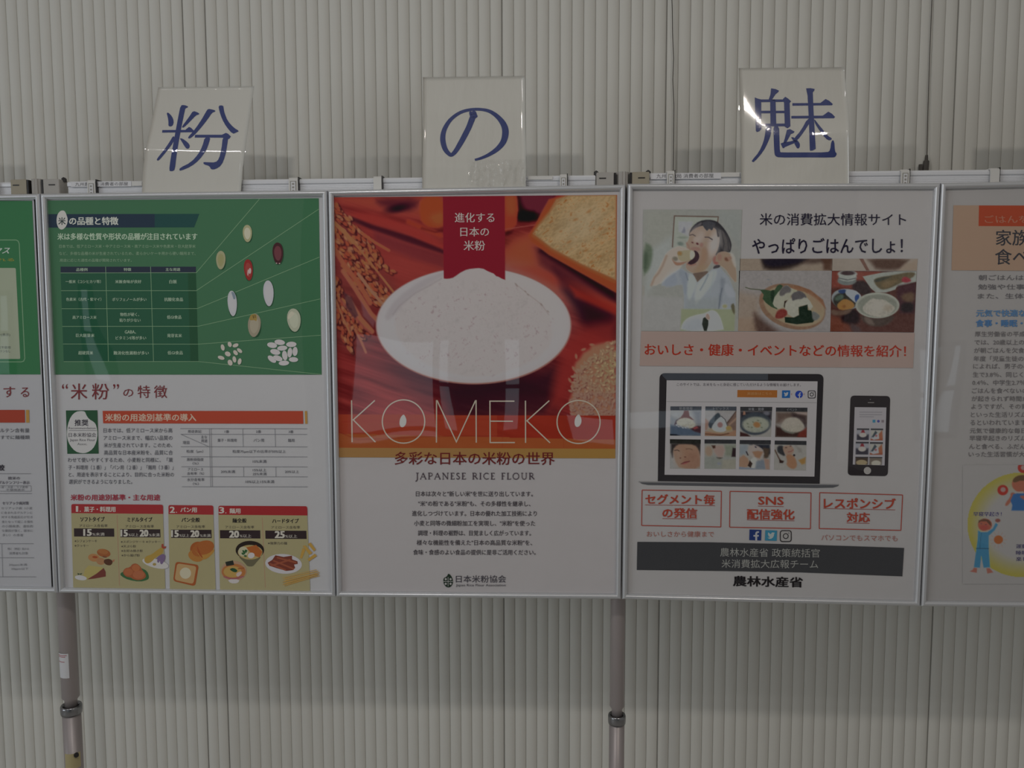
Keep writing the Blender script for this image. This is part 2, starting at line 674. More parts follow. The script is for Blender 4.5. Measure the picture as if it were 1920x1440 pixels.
def slat_mesh(w):
    pr = slat_profile(w)
    V, Fc = [], []
    for z in (0.0, Z_TOP):
        V += [(x, y, z) for x, y in pr]
    n = len(pr)
    V += [(pr[0][0], 0.004, 0.0), (pr[-1][0], 0.004, 0.0), (pr[0][0], 0.004, Z_TOP), (pr[-1][0], 0.004, Z_TOP)]
    for i in range(n - 1):
        Fc.append((i, i + 1, n + i + 1, n + i))
    Fc += [(2 * n, 0, n, 2 * n + 2), (n - 1, 2 * n + 1, 2 * n + 3, 2 * n - 1)]
    me = bpy.data.meshes.new('slat')
    me.from_pydata(V, [], Fc)
    me.polygons.foreach_set('use_smooth', [True] * (n - 1) + [False] * 2)
    me.materials.append(M['wall'])
    return me


SLAT = slat_mesh(PITCH_S * 0.985)
SEAM_X = [P1(340, 60, WALL_Y)[0], P1(393, 60, WALL_Y)[0], P1(950, 60, WALL_Y)[0], P1(1252, 60, WALL_Y)[0], P1(1798, 60, WALL_Y)[0]]
x = XL
n_slat = 0
edges = []
while x < XR and n_slat < 280:
    gap = 0.0
    c = x + PITCH_S / 2
    o = bpy.data.objects.new('slat', SLAT)
    COL.objects.link(o)
    o.parent = wall
    o.location = (c, WALL_Y, 0)
    x += PITCH_S
    edges.append(x)
    if any(abs(x - sx) <= PITCH_S / 2 for sx in SEAM_X):
        MB().box(x - 0.0002, x + 0.0005, WALL_Y - 0.0012, WALL_Y + 0.004, 0, Z_TOP).build('seam', M['seam'], wall)
        x += 0.0005
    n_slat += 1

# the side of the room behind the camera, seen only as faint reflections in the poster covers
BY = -6.5
back = MB().box(XL - 0.6, XR + 0.6, BY - 0.3, BY - 0.2, 0, Z_TOP).build('wall_front', mat('wall_front_paint', (0.07, 0.065, 0.065), 0.8, bump=0.0004, bscale=20))
tag(back, kind='structure')
ceil = MB().box(XL - 0.6, XR + 0.6, BY - 0.3, -3.9, Z_TOP + 0.25, Z_TOP + 0.35).build('ceiling', mat('ceiling_tile', (0.35, 0.35, 0.35), 0.8, bump=0.0004, bscale=20))
tag(ceil, kind='structure')
GLOW = mat('daylit_pane', (0.1, 0.1, 0.1), 0.4, emit=((0.74, 0.88, 1.0), 1.0))
FRAME = mat('window_frame_paint', (0.05, 0.05, 0.05), 0.5, bump=0.0002, bscale=60)


def refl(u, v):
    """Where the mirrored sight line through pixel (u, v) meets the far side of the room."""
    p = P1(u, v, -BY)
    return p[0], p[2]


wins = [(648, 640, 810, 832), (830, 640, 857, 812), (925, 640, 968, 812), (1070, 780, 1160, 830), (136, 548, 172, 722), (-20, 560, 12, 705),
        (1178, 776, 1330, 806), (1752, 662, 1772, 812), (1781, 662, 1796, 812)]
for i, (a, b, c, d) in enumerate(wins):
    x0, z1 = refl(a, b)
    x1, z0 = refl(c, d)
    w = MB()
    for q in ((x0 - 0.04, x1 + 0.04, z1, z1 + 0.05), (x0 - 0.04, x1 + 0.04, z0 - 0.05, z0), (x0 - 0.04, x0, z0, z1), (x1, x1 + 0.04, z0, z1)):
        w.box(q[0], q[1], BY - 0.22, BY - 0.12, q[2], q[3])
    w = w.build('window_%d' % (i + 1), FRAME)
    tag(w, kind='structure')
    MB().box(x0, x1, BY - 0.19, BY - 0.18, z0, z1).build('pane', GLOW, w)
    if d - b > 100:
        zt = refl(a, 816 if d > 820 else (b + d) / 2)[1]
        MB().box(x0, x1, BY - 0.17, BY - 0.14, zt - 0.02, zt + 0.02).build('glazing_bar', FRAME, w)
# ================================================================= display stands: poles, rails, brackets
def z_at(u, v, Y):
    return P1(u, v, Y)[2]


def x_at(u, v, Y):
    return P1(u, v, Y)[0]


def pole_stand(u, v, label, beige_left):
    """A telescopic pole with its top socket, two brackets and base, standing on the floor."""
    YP = 0.045
    px = x_at(u, v, YP)
    zt = z_at(u, v - 9, YP)
    t = tag(empty('display_stand', (px, YP, 0)), label, 'display stand', 'telescopic poster stands')
    zc = z_at(1156 if u > 500 else 132, 1340 if u > 500 else 1322, YP)
    wide = 1.0 if u > 500 else 1.18
    r1 = 0.0138 * wide
    MB().tube([(px, YP, zc - 0.02), (px, YP, zc + 0.012), (px, YP, zc + 0.018), (px, YP, zt - 0.06)], [r1 * 0.72, r1 * 0.72, r1, r1], 28).build('upper_tube', M['pole'], t, True)
    MB().tube([(px, YP, 0.03), (px, YP, zc - 0.012)], r1 * 1.05, 28).build('lower_tube', M['pole'], t, True)
    V, Fc = [], []
    n = 32
    prof = [(r1 * 0.98, zc - 0.016), (r1 * 1.18, zc - 0.016), (r1 * 1.22, zc - 0.012), (r1 * 1.22, zc - 0.002), (r1 * 1.15, zc + 0.001), (r1 * 1.0, zc + 0.001), (r1 * 0.92, zc - 0.008)]
    for r, z in prof:
        V += [(px + r * math.cos(a), YP + r * math.sin(a), z) for a in np.linspace(0, 2 * math.pi, n, endpoint=False)]
    for i in range(len(prof) - 1):
        for j in range(n):
            k = (j + 1) % n
            Fc.append((i * n + j, i * n + k, (i + 1) * n + k, (i + 1) * n + j))
    obj('collar', V, Fc, M['chrome'], t, True)
    # fluted top socket between the two brackets
    V, Fc = [], []
    n = 48
    rr = 0.0115
    for z in (zt - 0.07, zt):
        for j in range(n):
            a = 2 * math.pi * j / n
            r = rr * (1.0 if (j // 2) % 2 else 0.9)
            V.append((px + r * math.cos(a), 0.0246 + r * math.sin(a), z))
    for j in range(n):
        k = (j + 1) % n
        Fc.append((j, k, n + k, n + j))
    Fc += [tuple(range(n, 2 * n))]
    obj('top_socket', V, Fc, M['grey_plastic'], t)
    for side in (-1, 1):
        bb = MB()
        w = 0.031
        x0 = px + side * 0.0155 + (0 if side > 0 else -w)
        bb.box(x0, x0 + w, 0.0132, 0.05, zt - 0.07, zt - 0.001, 0.0015)
        be = (side < 0) == beige_left
        br = bb.build('bracket', M['beige_plastic'] if be else M['grey_plastic'], t)
        xs = x0 + w * (0.55 if side > 0 else 0.35)
        MB().box(xs - 0.006, xs + 0.006, 0.0126, 0.0136, zt - 0.0125, zt - 0.0105).build('slot', M['black_plastic'], br)
        xg = px + side * 0.0138
        MB().box(xg - 0.0017, xg + 0.0017, 0.0132, 0.05, zt - 0.07, zt - 0.002).build('dark_gap', M['black_plastic'], t)  # black strip paints the darkness of the gap between socket and bracket
    for side in ((-1, 1) if u > 500 else (1,)):
        xk = px + side * 0.046
        MB().tube([(xk, 0.03, zt - 0.004), (xk, 0.03, zt + 0.002), (xk + 0.001, 0.03, zt + 0.004)], [0.0045, 0.0045, 0.002], 12).build('knob', M['black_plastic'], t)
    base = MB().tube([(px, 0.135, 0.0), (px, 0.135, 0.012), (px, YP + 0.01, 0.034)], [0.11, 0.106, 0.018], 40)
    base.build('base', M['pole'], t, False)
    return t, px, zt, zc


stand_l = pole_stand(85, 349, 'grey telescopic pole stand left of the first letter card, with a white sticker on it', True)
stand_r = pole_stand(1165.5, 336, 'grey telescopic pole stand under the joint between red bowl poster and photo collage poster', False)
# the right stand's right-hand bracket is the beige one
# sticker, tape on the left pole
t, px, zt, zc = stand_l


def wrap(px, Y, r, a0, a1, z0, z1, m, parent, name):
    V, Fc = [], []
    n = 12
    for z in (z0, z1):
        for a in np.linspace(a0, a1, n):
            V.append((px + r * math.cos(a), Y + r * math.sin(a), z))
    for i in range(n - 1):
        Fc.append((i, i + 1, n + i + 1, n + i))
    return obj(name, V, Fc, m, parent, True)


YP = 0.045
z0, z1 = z_at(124, 1272, YP - 0.016), z_at(124, 1226, YP - 0.016)
st = wrap(px, YP, 0.0167, math.radians(185), math.radians(300), z0, z1, M['label'], t, 'sticker')
st['label'] = 'white sticker with faded red print'
RED = mat('faded_red_ink', (0.45, 0.10, 0.12), 0.6, bump=0.0001, bscale=100)
for k, (dz, a1) in enumerate(((0.003, 290), (0.006, 280), (0.016, 275))):
    wrap(px, YP, 0.0169, math.radians(215), math.radians(a1), z1 - dz - 0.0012, z1 - dz, RED, st, 'print_line')
tp = wrap(px, YP, 0.0172, math.radians(240), math.radians(345), z_at(137, 1442, YP - 0.016), z_at(137, 1414, YP - 0.016), M['tape'], t, 'tape')
tp['label'] = 'torn yellowed tape'
zk = z_at(147, 1414, YP - 0.01)
MB().tube([(px + 0.0125, YP - 0.0115, zk), (px + 0.0150, YP - 0.0150, zk)], 0.0045, 14).build('pin_hole', M['black_plastic'], t)


def hang_rail(u0, v0, u1, v1, label):
    """White hanging rail: rounded upper lip over a finely ridged face."""
    Y = 0.018
    a, b = P1(u0, v0, Y), P1(u1, v1, Y)
    t = tag(empty('hanging_rail', tuple((a + b) / 2)), label, 'rail', 'hanging rails along the top of the posters')
    prof = [(0.020, 0.0), (0.006, 0.0), (0.002, -0.0012), (0.0, -0.004), (0.0005, -0.0085), (0.003, -0.0105)]
    zz = -0.0115
    for k in range(7):
        prof += [(0.0035, zz), (0.0028, zz - 0.0006), (0.0028, zz - 0.0020), (0.0035, zz - 0.0026)]
        zz -= 0.0030
    prof += [(0.004, zz), (0.020, zz)]
    V = [(p[0], Y + y, p[2] + z) for p in (a, b) for y, z in prof]
    n = len(prof)
    Fc = [(i, i + 1, n + i + 1, n + i) for i in range(n - 1)] + [tuple(range(n - 1, -1, -1)), tuple(range(n, 2 * n)), (n - 1, 0, n, 2 * n - 1)]
    obj('rail_body', V, Fc, M['bar'], t)
    return t, a, b


rails = [hang_rail(-420, 344, 34, 340.5, 'white hanging rail behind the green poster cut off by the left edge'),
         hang_rail(125.5, 340, 1116, 327.5, 'long white hanging rail behind the first two letter cards'),
         hang_rail(1215.5, 324, 2420, 311, 'white hanging rail behind the third letter card and the rightmost posters')]

INKW = (170, 170, 172)
for (ri, u0, v0, u1, v1, tx0, tx1) in ((1, 133, 340.6, 246, 350.5, 141, 240), (2, 1220, 324.8, 1352, 336, 1231, 1338)):
    par = rails[ri][0]
    Yl = 0.0172
    q = P([u0, u1, u1, u0], [v0, v0 - 1.2, v1 - 1.2, v1], Yl)
    V = list(q) + [p + np.array([0, 0.0004, 0]) for p in q]
    o = obj('name_label', V, [(0, 3, 2, 1), (4, 5, 6, 7), (0, 1, 5, 4), (1, 2, 6, 5), (2, 3, 7, 6), (3, 0, 4, 7)], M['label'], par)
    o['label'] = 'white strip printed with the office name'
    k = Ink(INKW, 1, Y0=Yl)
    k.text('九州農政局 消費者の部屋', tx0, v0 + 1.6, tx1, v1 - 1.6, (60, 58, 62), dy=-1.1)
    k.build('lettering', o)
for (ri, u0, v0, u1, v1) in ((1, 247, 340, 266, 348.5), (1, 990, 330, 1036, 337), (2, 1352, 323.5, 1387, 331.5)):
    Yl = 0.0168
    q = P([u0, u1, u1, u0], [v0, v0 - 0.3, v1 - 0.3, v1], Yl)
    V = list(q) + [p + np.array([0, 0.0006, 0]) for p in q]
    obj('tape_strip', V, [(0, 3, 2, 1), (4, 5, 6, 7), (0, 1, 5, 4), (1, 2, 6, 5), (2, 3, 7, 6), (3, 0, 4, 7)], M['clip'], rails[ri][0])

clips = [(163, 178, 337.5, True, 'white clip over the rail left of the first letter card'),
         (541, 558, 333, True, 'white clip with a boxed tag just right of the first letter card'),
         (700, 715, 330.5, False, 'plain white clip left of the second letter card'),
         (1050, 1063, 326.5, True, 'white clip with a boxed tag right of the second letter card'),
         (1251, 1265, 320, True, 'white clip between beige bracket and third letter card'),
         (1690, 1706, 317.5, True, 'white clip with black printed tag right of the third letter card'),
         (1858, 1875, 315, False, 'white clip nearest the right edge of the picture')]
for (u0, u1, vt, tg, lb) in clips:
    Y = 0.0125
    a, b = P1(u0, vt, Y), P1(u1, vt, Y)
    zt_ = a[2]
    t = tag(empty('rail_clip', ((a[0] + b[0]) / 2, Y, zt_ - 0.03)), lb, 'clip', 'clips over the hanging rails')
    prof = [(0.030, 0.0), (0.003, 0.0), (0.0, -0.003), (0.0, -0.034), (0.002, -0.034), (0.0022, -0.005), (0.005, -0.0016), (0.030, -0.0016)]
    n = len(prof)
    V = [(xx, Y + y, zt_ + z) for xx in (a[0], b[0]) for y, z in prof]
    Fc = [(i, (i + 1) % n, n + (i + 1) % n, n + i) for i in range(n)] + [(0, 1, 2, 5, 6, 7), (2, 3, 4, 5), (n + 7, n + 6, n + 5, n + 2, n + 1, n), (n + 5, n + 4, n + 3, n + 2)]
    obj('strap', V, Fc, M['clip'], t)
    MB().box(b[0], b[0] + 0.0015, Y + 0.001, Y + 0.03, zt_ - 0.034, zt_ + 0.0012).build('side_pin', M['black_plastic'], t)
    if tg:
        w = b[0] - a[0]
        f = MB().box(a[0] + 0.16 * w, b[0] - 0.16 * w, Y - 0.0006, Y, zt_ - 0.034, zt_ - 0.006).build('tag_border', M['seam'], t)
        MB().box(a[0] + 0.27 * w, b[0] - 0.27 * w, Y - 0.0009, Y - 0.0006, zt_ - 0.034, zt_ - 0.0075).build('tag_face', M['label'], f)
        k = MB()
        for j in range(3):
            zc_ = zt_ - 0.0115 - j * 0.006
            k.box(a[0] + 0.38 * w, b[0] - 0.38 * w, Y - 0.0011, Y - 0.0009, zc_ - 0.0018, zc_ + 0.0018)
        k.build('tag_print', M['seam'], f)

# thin cords against the wall
YC = WALL_Y - 0.012


def cord(us, label, w=0.0009):
    pts = [P1(u, v, YC) for u, v in us]
    c = pts[-1]
    t = tag(empty('wall_cord', tuple(c)), label, 'cord')
    fine = []
    for i in range(len(pts) - 1):
        for s in np.linspace(0, 1, 6, endpoint=False):
            fine.append(pts[i] * (1 - s) + pts[i + 1] * s)
    fine.append(pts[-1])
    MB().tube(fine, w, 6).build('string', M['cord'], t, True)
    return t


c1 = cord([(1258, -60), (1260.5, 20), (1261, 60), (1263, 110), (1261.5, 150), (1263.5, 200), (1263, 260), (1262, 330)], 'thin wavy cord on the wall left of the third letter card')
c2 = cord([(1750, -60), (1744, 80), (1740, 200), (1737.5, 296)], 'thin cord on the wall ending in a small dark plug')
a = P1(1735.5, 306, YC)
MB().tube([a + np.array([0.0015, 0, 0.016]), a + np.array([0.0012, 0, 0.006]), a + np.array([0.0012, 0, 0.004]), a + np.array([0, 0, -0.018])], [0.0028, 0.0034, 0.0058, 0.006], 12).build('plug', M['cord'], c2)
a = P1(1726, 312, YC)
MB().box(a[0] - 0.0028, a[0] + 0.0028, YC - 0.003, YC + 0.003, a[2] - 0.012, a[2] + 0.004).build('hook', M['cord'], c2)
# ================================================================= framed posters
RW = 0.0092


def inset(q, d):
    """q: TL, TR, BR, BL in (x, z); d: one inset or four (top, right, bottom, left)."""
    q = [np.array(p, float) for p in q]
    d = d if hasattr(d, '__len__') else [d] * 4
    c = sum(q) / 4
    L = []
    for i in range(4):
        a, b = q[i], q[(i + 1) % 4]
        t = (b - a) / np.linalg.norm(b - a)
        n = np.array([-t[1], t[0]])
        if np.dot(c - a, n) < 0:
            n = -n
        L.append((a + n * d[i], t))
    out = []
    for i in range(4):
        (p, t), (r, s) = L[i - 1], L[i]
        k = np.linalg.solve(np.array([t, -s]).T, r - p)
        out.append(p + t * k[0])
    return out


RAIL_PROF = [(0.0, 0.012), (0.0, -0.0050), (0.0012, -0.0074), (0.0030, -0.0088), (0.0050, -0.0090), (0.0068, -0.0080), (0.0080, -0.0062), (0.0086, -0.0046), (0.0092, -0.0046), (0.0092, 0.006)]


def framed_poster(quad_px, paper_px, label, ext_left=None, ext_right=None, paper=None):
    Q = []
    for (u, v) in quad_px:
        p = P1(u, v, -0.006)
        Q.append(np.array([p[0], p[2]]))
    if ext_left:
        Q[0] = Q[1] + np.array([-0.530, -0.004])
        Q[3] = Q[2] + np.array([-0.530, 0.0])
    if ext_right:
        s0, s1 = ext_right
        Q[1] = Q[0] + np.array([0.530, s0])
        Q[2] = Q[3] + np.array([0.530, s1])
    c = (Q[2] + Q[3]) / 2
    t = tag(empty('framed_poster', (c[0], 0.0, c[1])), label, 'framed poster', 'framed posters in a row on the stand')
    rings = [(inset(Q, o), y) for o, y in RAIL_PROF]
    for i in range(4):      # four mitred rails: top, right, bottom, left
        V = []
        for R, y in rings:
            V += [(R[i][0], y, R[i][1]), (R[(i + 1) % 4][0], y, R[(i + 1) % 4][1])]
        n = len(rings)
        Fc = [(2 * k, 2 * k + 1, 2 * k + 3, 2 * k + 2) for k in range(n - 1)] + [(2 * n - 2, 2 * n - 1, 1, 0)]
        o = obj('frame_rail', V, Fc, M['alu'], t)
        o.data.polygons.foreach_set('use_smooth', [False, True, True, True, True, True, False, False, False, False])
    I = inset(Q, 0.004)
    MB().add([(p[0], y, p[1]) for y in (0.003, 0.0085) for p in I], [(0, 1, 2, 3), (7, 6, 5, 4), (0, 4, 5, 1), (1, 5, 6, 2), (2, 6, 7, 3), (3, 7, 4, 0)]).build('backing_board', M['backing'], t)
    # the poster sheet, slightly buckled
    if paper_px:
        pq = []
        for (u, v) in paper_px:
            p = P1(u, v, 0.0)
            pq.append(np.array([p[0], p[2]]))
        if ext_left:
            pq[0] = pq[1] + np.array([-0.512, -0.004])
            pq[3] = pq[2] + np.array([-0.512, 0])
        if ext_right:
            pq[1] = pq[0] + np.array([0.512, s0])
            pq[2] = pq[3] + np.array([0.512, s1])
    N = 24
    V = []
    for j in range(N + 1):
        for i in range(N + 1):
            a, b = i / N, j / N
            p = (1 - b) * ((1 - a) * pq[0] + a * pq[1]) + b * ((1 - a) * pq[3] + a * pq[2])
            V.append((p[0], 0.0006, p[1]))
    Fc = [(j * (N + 1) + i, j * (N + 1) + i + 1, (j + 1) * (N + 1) + i + 1, (j + 1) * (N + 1) + i) for j in range(N) for i in range(N)]
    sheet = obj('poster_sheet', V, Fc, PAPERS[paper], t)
    J = inset(Q, 0.0086)
    cv = MB().add([(p[0], y, p[1]) for y in (-0.0044,) for p in J], [(0, 3, 2, 1)]).build('cover_sheet', M['acetate'], t)
    cv['label'] = 'clear reflective cover sheet'
    return t, sheet


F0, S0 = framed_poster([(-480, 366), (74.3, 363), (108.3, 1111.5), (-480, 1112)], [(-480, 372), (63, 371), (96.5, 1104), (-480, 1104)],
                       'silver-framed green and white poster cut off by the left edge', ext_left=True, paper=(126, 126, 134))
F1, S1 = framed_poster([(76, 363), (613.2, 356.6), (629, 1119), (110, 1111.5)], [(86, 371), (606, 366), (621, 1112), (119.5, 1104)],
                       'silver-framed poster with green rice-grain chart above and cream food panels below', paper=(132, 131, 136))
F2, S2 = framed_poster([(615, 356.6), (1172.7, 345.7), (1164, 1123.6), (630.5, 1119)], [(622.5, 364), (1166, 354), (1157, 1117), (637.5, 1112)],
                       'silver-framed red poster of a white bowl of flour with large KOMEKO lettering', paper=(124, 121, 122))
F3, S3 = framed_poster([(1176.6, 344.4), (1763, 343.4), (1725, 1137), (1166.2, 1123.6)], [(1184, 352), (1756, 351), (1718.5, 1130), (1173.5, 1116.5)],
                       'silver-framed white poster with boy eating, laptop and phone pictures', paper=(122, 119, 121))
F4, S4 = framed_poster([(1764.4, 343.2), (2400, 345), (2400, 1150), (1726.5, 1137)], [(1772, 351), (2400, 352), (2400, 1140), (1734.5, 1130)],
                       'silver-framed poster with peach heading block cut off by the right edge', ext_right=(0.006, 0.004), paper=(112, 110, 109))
# ================================================================= laminated letter cards
def letter_card(L, Rr, bend, label, glyph, tf, lip=0.0):
    """L, Rr: left and right edges as [(u, v, Y)] from top to bottom (photo pixels plus distance of the sheet from the poster plane)."""
    L, Rr = np.array(L, float), np.array(Rr, float)
    tv = np.linspace(0, 1, 40)

    def edge(E, t):
        s = np.linspace(0, 1, len(E))
        return np.stack([np.interp(t, s, E[:, k]) for k in range(3)], 1)

    def smooth(E):
        s = np.linspace(0, 1, len(E))
        A = edge(E, tv)
        for _ in range(6):
            A[1:-1] = (A[:-2] + 2 * A[1:-1] + A[2:]) / 4
        return A

    LA, RA = smooth(L), smooth(Rr)
    top, bot = (L[0, 1] + Rr[0, 1]) / 2, (L[-1, 1] + Rr[-1, 1]) / 2
    nx = 24

    def surf(u, v, off):
        """pixel -> point of the curved sheet; off lifts it towards the viewer."""
        u, v = np.asarray(u, float), np.asarray(v, float)
        t = np.clip((v - top) / (bot - top), 0, 1)
        for _ in range(3):      # rows are not level: refine t
            l = np.stack([np.interp(t, tv, LA[:, k]) for k in range(3)], 1)
            r = np.stack([np.interp(t, tv, RA[:, k]) for k in range(3)], 1)
            a = (u - l[:, 0]) / (r[:, 0] - l[:, 0])
            vv = l[:, 1] * (1 - a) + r[:, 1] * a
            t = np.clip(t + (v - vv) / (bot - top), 0, 1)
        Y = l[:, 2] * (1 - a) + r[:, 2] * a + bend * 4 * a * (1 - a) * (1 - t * 0.6)
        Y = Y - lip * np.clip((a - 0.55) / 0.45, 0, 1.1) ** 2 * np.exp(-((t - 0.52) / 0.24) ** 2)
        return P(u, v, Y - off)

    def grid(m):     # m: margin of the sheet in pixels (film is a little larger than the paper)
        U, Vv = [], []
        for j in range(40):
            for i in range(nx + 1):
                a = i / nx
                l, r = LA[j], RA[j]
                x0, x1 = l[0] - m, r[0] + m
                U.append(x0 + (x1 - x0) * a)
                Vv.append(l[1] * (1 - a) + r[1] * a - (m if j == 0 else 0))
        return np.array(U), np.array(Vv)

    c = P1((L[-1, 0] + Rr[-1, 0]) / 2, bot, L[-1, 2])
    t = tag(empty('letter_card', tuple(c)), label, 'sign card', 'laminated cards spelling a title')
    Fq = [(j * (nx + 1) + i, j * (nx + 1) + i + 1, (j + 1) * (nx + 1) + i + 1, (j + 1) * (nx + 1) + i) for j in range(39) for i in range(nx)]
    U, Vv = grid(0)
    base = surf(U, Vv, 0.0)
    n = len(base)
    backside = base + np.array([0, 0.0006, 0])
    ring = [i for i in range(nx + 1)] + [j * (nx + 1) + nx for j in range(1, 40)] + [39 * (nx + 1) + i for i in range(nx - 1, -1, -1)] + [j * (nx + 1) for j in range(38, 0, -1)]
    side = [(ring[k], ring[(k + 1) % len(ring)], n + ring[(k + 1) % len(ring)], n + ring[k]) for k in range(len(ring))]
    obj('card_sheet', np.concatenate([base, backside]), Fq + [tuple(n + i for i in f[::-1]) for f in Fq] + side, M['card'], t, True)
    k = Ink((128, 126, 119), 0, tf=tf, surf=lambda u, v, y: surf(u, v, 0.0004))
    for g in glyph:
        pts = chaikin(g[1:] if g[0] == 's' else g, 1 if g[0] == 's' else 0)
        k.poly(pts, (35, 45, 100))
    # cut the strokes finely so they follow the bent sheet
    if glyph:
        k.build('blue_character', t, M['card_ink'])
    U, Vv = grid(1.8)
    f = obj('film_edge', surf(U, Vv, -0.0009), Fq, M['film'], t, True)
    f['label'] = 'clear laminate film rim'
    return t, surf


G_KO = [
    ['s', (680, 358), (725, 356), (768, 372), (765, 384), (735, 395), (728, 425), (690, 610), (655, 800), (630, 960), (612, 1115), (590, 1130), (565, 1134), (545, 1125), (560, 1000), (590, 830), (625, 640), (655, 480)],
    ['s', (515, 450), (535, 443), (580, 490), (600, 545), (590, 595), (560, 610), (535, 600), (538, 560), (530, 500)],
    ['s', (825, 424), (880, 442), (900, 458), (892, 468), (862, 475), (790, 550), (722, 618), (697, 622), (698, 605), (750, 535), (790, 480)],
    [(465, 650), (560, 649), (735, 648), (778, 613), (800, 622), (835, 655), (830, 675), (680, 677), (462, 680)],
    ['s', (590, 720), (610, 730), (600, 790), (500, 920), (425, 1008), (400, 1007), (403, 985), (480, 890), (550, 790)],
    ['s', (668, 745), (705, 750), (770, 800), (790, 835), (777, 868), (750, 870), (725, 840), (690, 780)],
    ['s', (1000, 400), (1050, 408), (1088, 420), (1085, 435), (1050, 445), (1000, 520), (930, 610), (860, 690), (800, 745), (768, 750), (770, 728), (820, 675), (870, 610), (930, 520), (975, 440)],
    ['s', (1123, 362), (1180, 360), (1185, 400), (1195, 450), (1230, 540), (1300, 620), (1370, 662), (1330, 680), (1290, 697), (1215, 610), (1165, 520), (1135, 430)],
    [(850, 705), (1000, 705), (1165, 705), (1210, 683), (1235, 692), (1270, 725), (1255, 748), (1235, 758), (1170, 740), (1000, 738), (845, 738)],
    ['s', (1175, 728), (1240, 728), (1225, 840), (1205, 950), (1160, 1065), (1085, 1112), (1035, 1112), (1020, 1072), (950, 1052), (945, 1025), (1000, 1028), (1090, 1030), (1130, 990), (1160, 870)],
    ['s', (965, 730), (1032, 732), (1010, 810), (980, 890), (900, 1000), (800, 1080), (680, 1129), (663, 1120), (672, 1093), (800, 1030), (890, 930), (935, 840)],
]


def var_stroke(pts):
    """Outline of a stroke of varying width: (x, y, w)."""
    P_ = []
    pts = [np.array(p, float) for p in pts]
    # resample with Catmull-Rom
    Q = []
    for i in range(len(pts) - 1):
        p0, p1, p2, p3 = pts[max(i - 1, 0)], pts[i], pts[i + 1], pts[min(i + 2, len(pts) - 1)]
        for t in np.linspace(0, 1, 5, endpoint=False):
            Q.append(0.5 * (2 * p1 + (p2 - p0) * t + (2 * p0 - 5 * p1 + 4 * p2 - p3) * t * t + (3 * p1 - p0 - 3 * p2 + p3) * t ** 3))
    Q.append(pts[-1])
    L, R = [], []
    for i, q in enumerate(Q):
        d = Q[min(i + 1, len(Q) - 1)][:2] - Q[max(i - 1, 0)][:2]
        d = d / np.linalg.norm(d)
        n = np.array([-d[1], d[0]]) * q[2] / 2
        L.append(q[:2] + n)
        R.append(q[:2] - n)
    return L, R


G_NO = []
for st in ([(690, 478, 40), (712, 500, 62), (690, 560, 66), (655, 650, 62), (610, 740, 62), (558, 835, 58), (505, 920, 50), (460, 962, 42), (425, 945, 46), (385, 890, 56), (362, 800, 60), (368, 715, 54), (400, 635, 48), (460, 555, 40), (560, 485, 36), (680, 453, 33), (800, 452, 33), (900, 478, 40), (990, 545, 52), (1050, 630, 68), (1066, 715, 74), (1042, 815, 66), (970, 900, 52), (870, 965, 38), (780, 1003, 30), (722, 1018, 24)],):
    G_NO.append(('strip', var_stroke(st)))
G_NO.append(['s', (655, 470), (700, 476), (740, 500), (757, 530), (735, 548), (700, 560), (665, 530)])

G_MI = [
    [(552, 320), (600, 328), (637, 345), (630, 360), (600, 385), (560, 445), (525, 445), (545, 385)],
    [(375, 418), (410, 432), (445, 440), (447, 760), (425, 785), (398, 792), (388, 780)],
    [(430, 440), (694, 440), (694, 466), (430, 470)],
    [(705, 412), (735, 430), (768, 460), (752, 480), (760, 730), (730, 752), (700, 735), (692, 480), (680, 435)],
    [(445, 562), (700, 562), (700, 588), (445, 590)],
    [(445, 702), (705, 700), (705, 730), (445, 732)],
    [(542, 440), (600, 440), (608, 730), (545, 730)],
    ['s', (493, 722), (560, 722), (550, 820), (520, 900), (470, 1000), (370, 1117), (343, 1112), (350, 1092), (420, 1010), (470, 900), (490, 800)],
    ['s', (576, 722), (637, 722), (642, 860), (646, 1005), (662, 1013), (900, 1012), (1160, 1012), (1190, 990), (1203, 884), (1234, 882), (1240, 1003), (1264, 1025), (1247, 1060), (1220, 1068), (900, 1066), (640, 1068), (596, 1052), (586, 1010), (580, 860)],
    [(722, 770), (755, 760), (806, 787), (795, 803), (765, 815), (738, 865), (715, 908), (680, 925), (700, 860)],
    [(655, 915), (685, 905), (760, 893), (820, 878), (832, 900), (700, 955), (688, 968), (675, 962)],
    ['s', (763, 846), (800, 850), (850, 895), (865, 930), (857, 965), (835, 972), (812, 935), (790, 880)],
    [(930, 320), (975, 318), (1022, 327), (1018, 345), (1002, 365), (1010, 560), (1034, 975), (1000, 992), (975, 995), (970, 985), (958, 620), (946, 400)],
    [(782, 480), (1085, 478), (1140, 435), (1180, 455), (1218, 490), (1210, 503), (782, 508)],
    [(770, 618), (1110, 615), (1170, 572), (1210, 595), (1242, 628), (1232, 643), (770, 646)],
    ['s', (945, 645), (990, 660), (900, 800), (835, 882), (806, 888), (798, 862), (875, 775)],
    ['s', (1015, 645), (1060, 705), (1110, 765), (1165, 835), (1215, 862), (1185, 887), (1140, 862), (1080, 785), (1025, 700)],
]


def glyph_polys(G):
    """Break outlines into shapes the bent sheet can carry."""
    return G


_orig_build = Ink.build


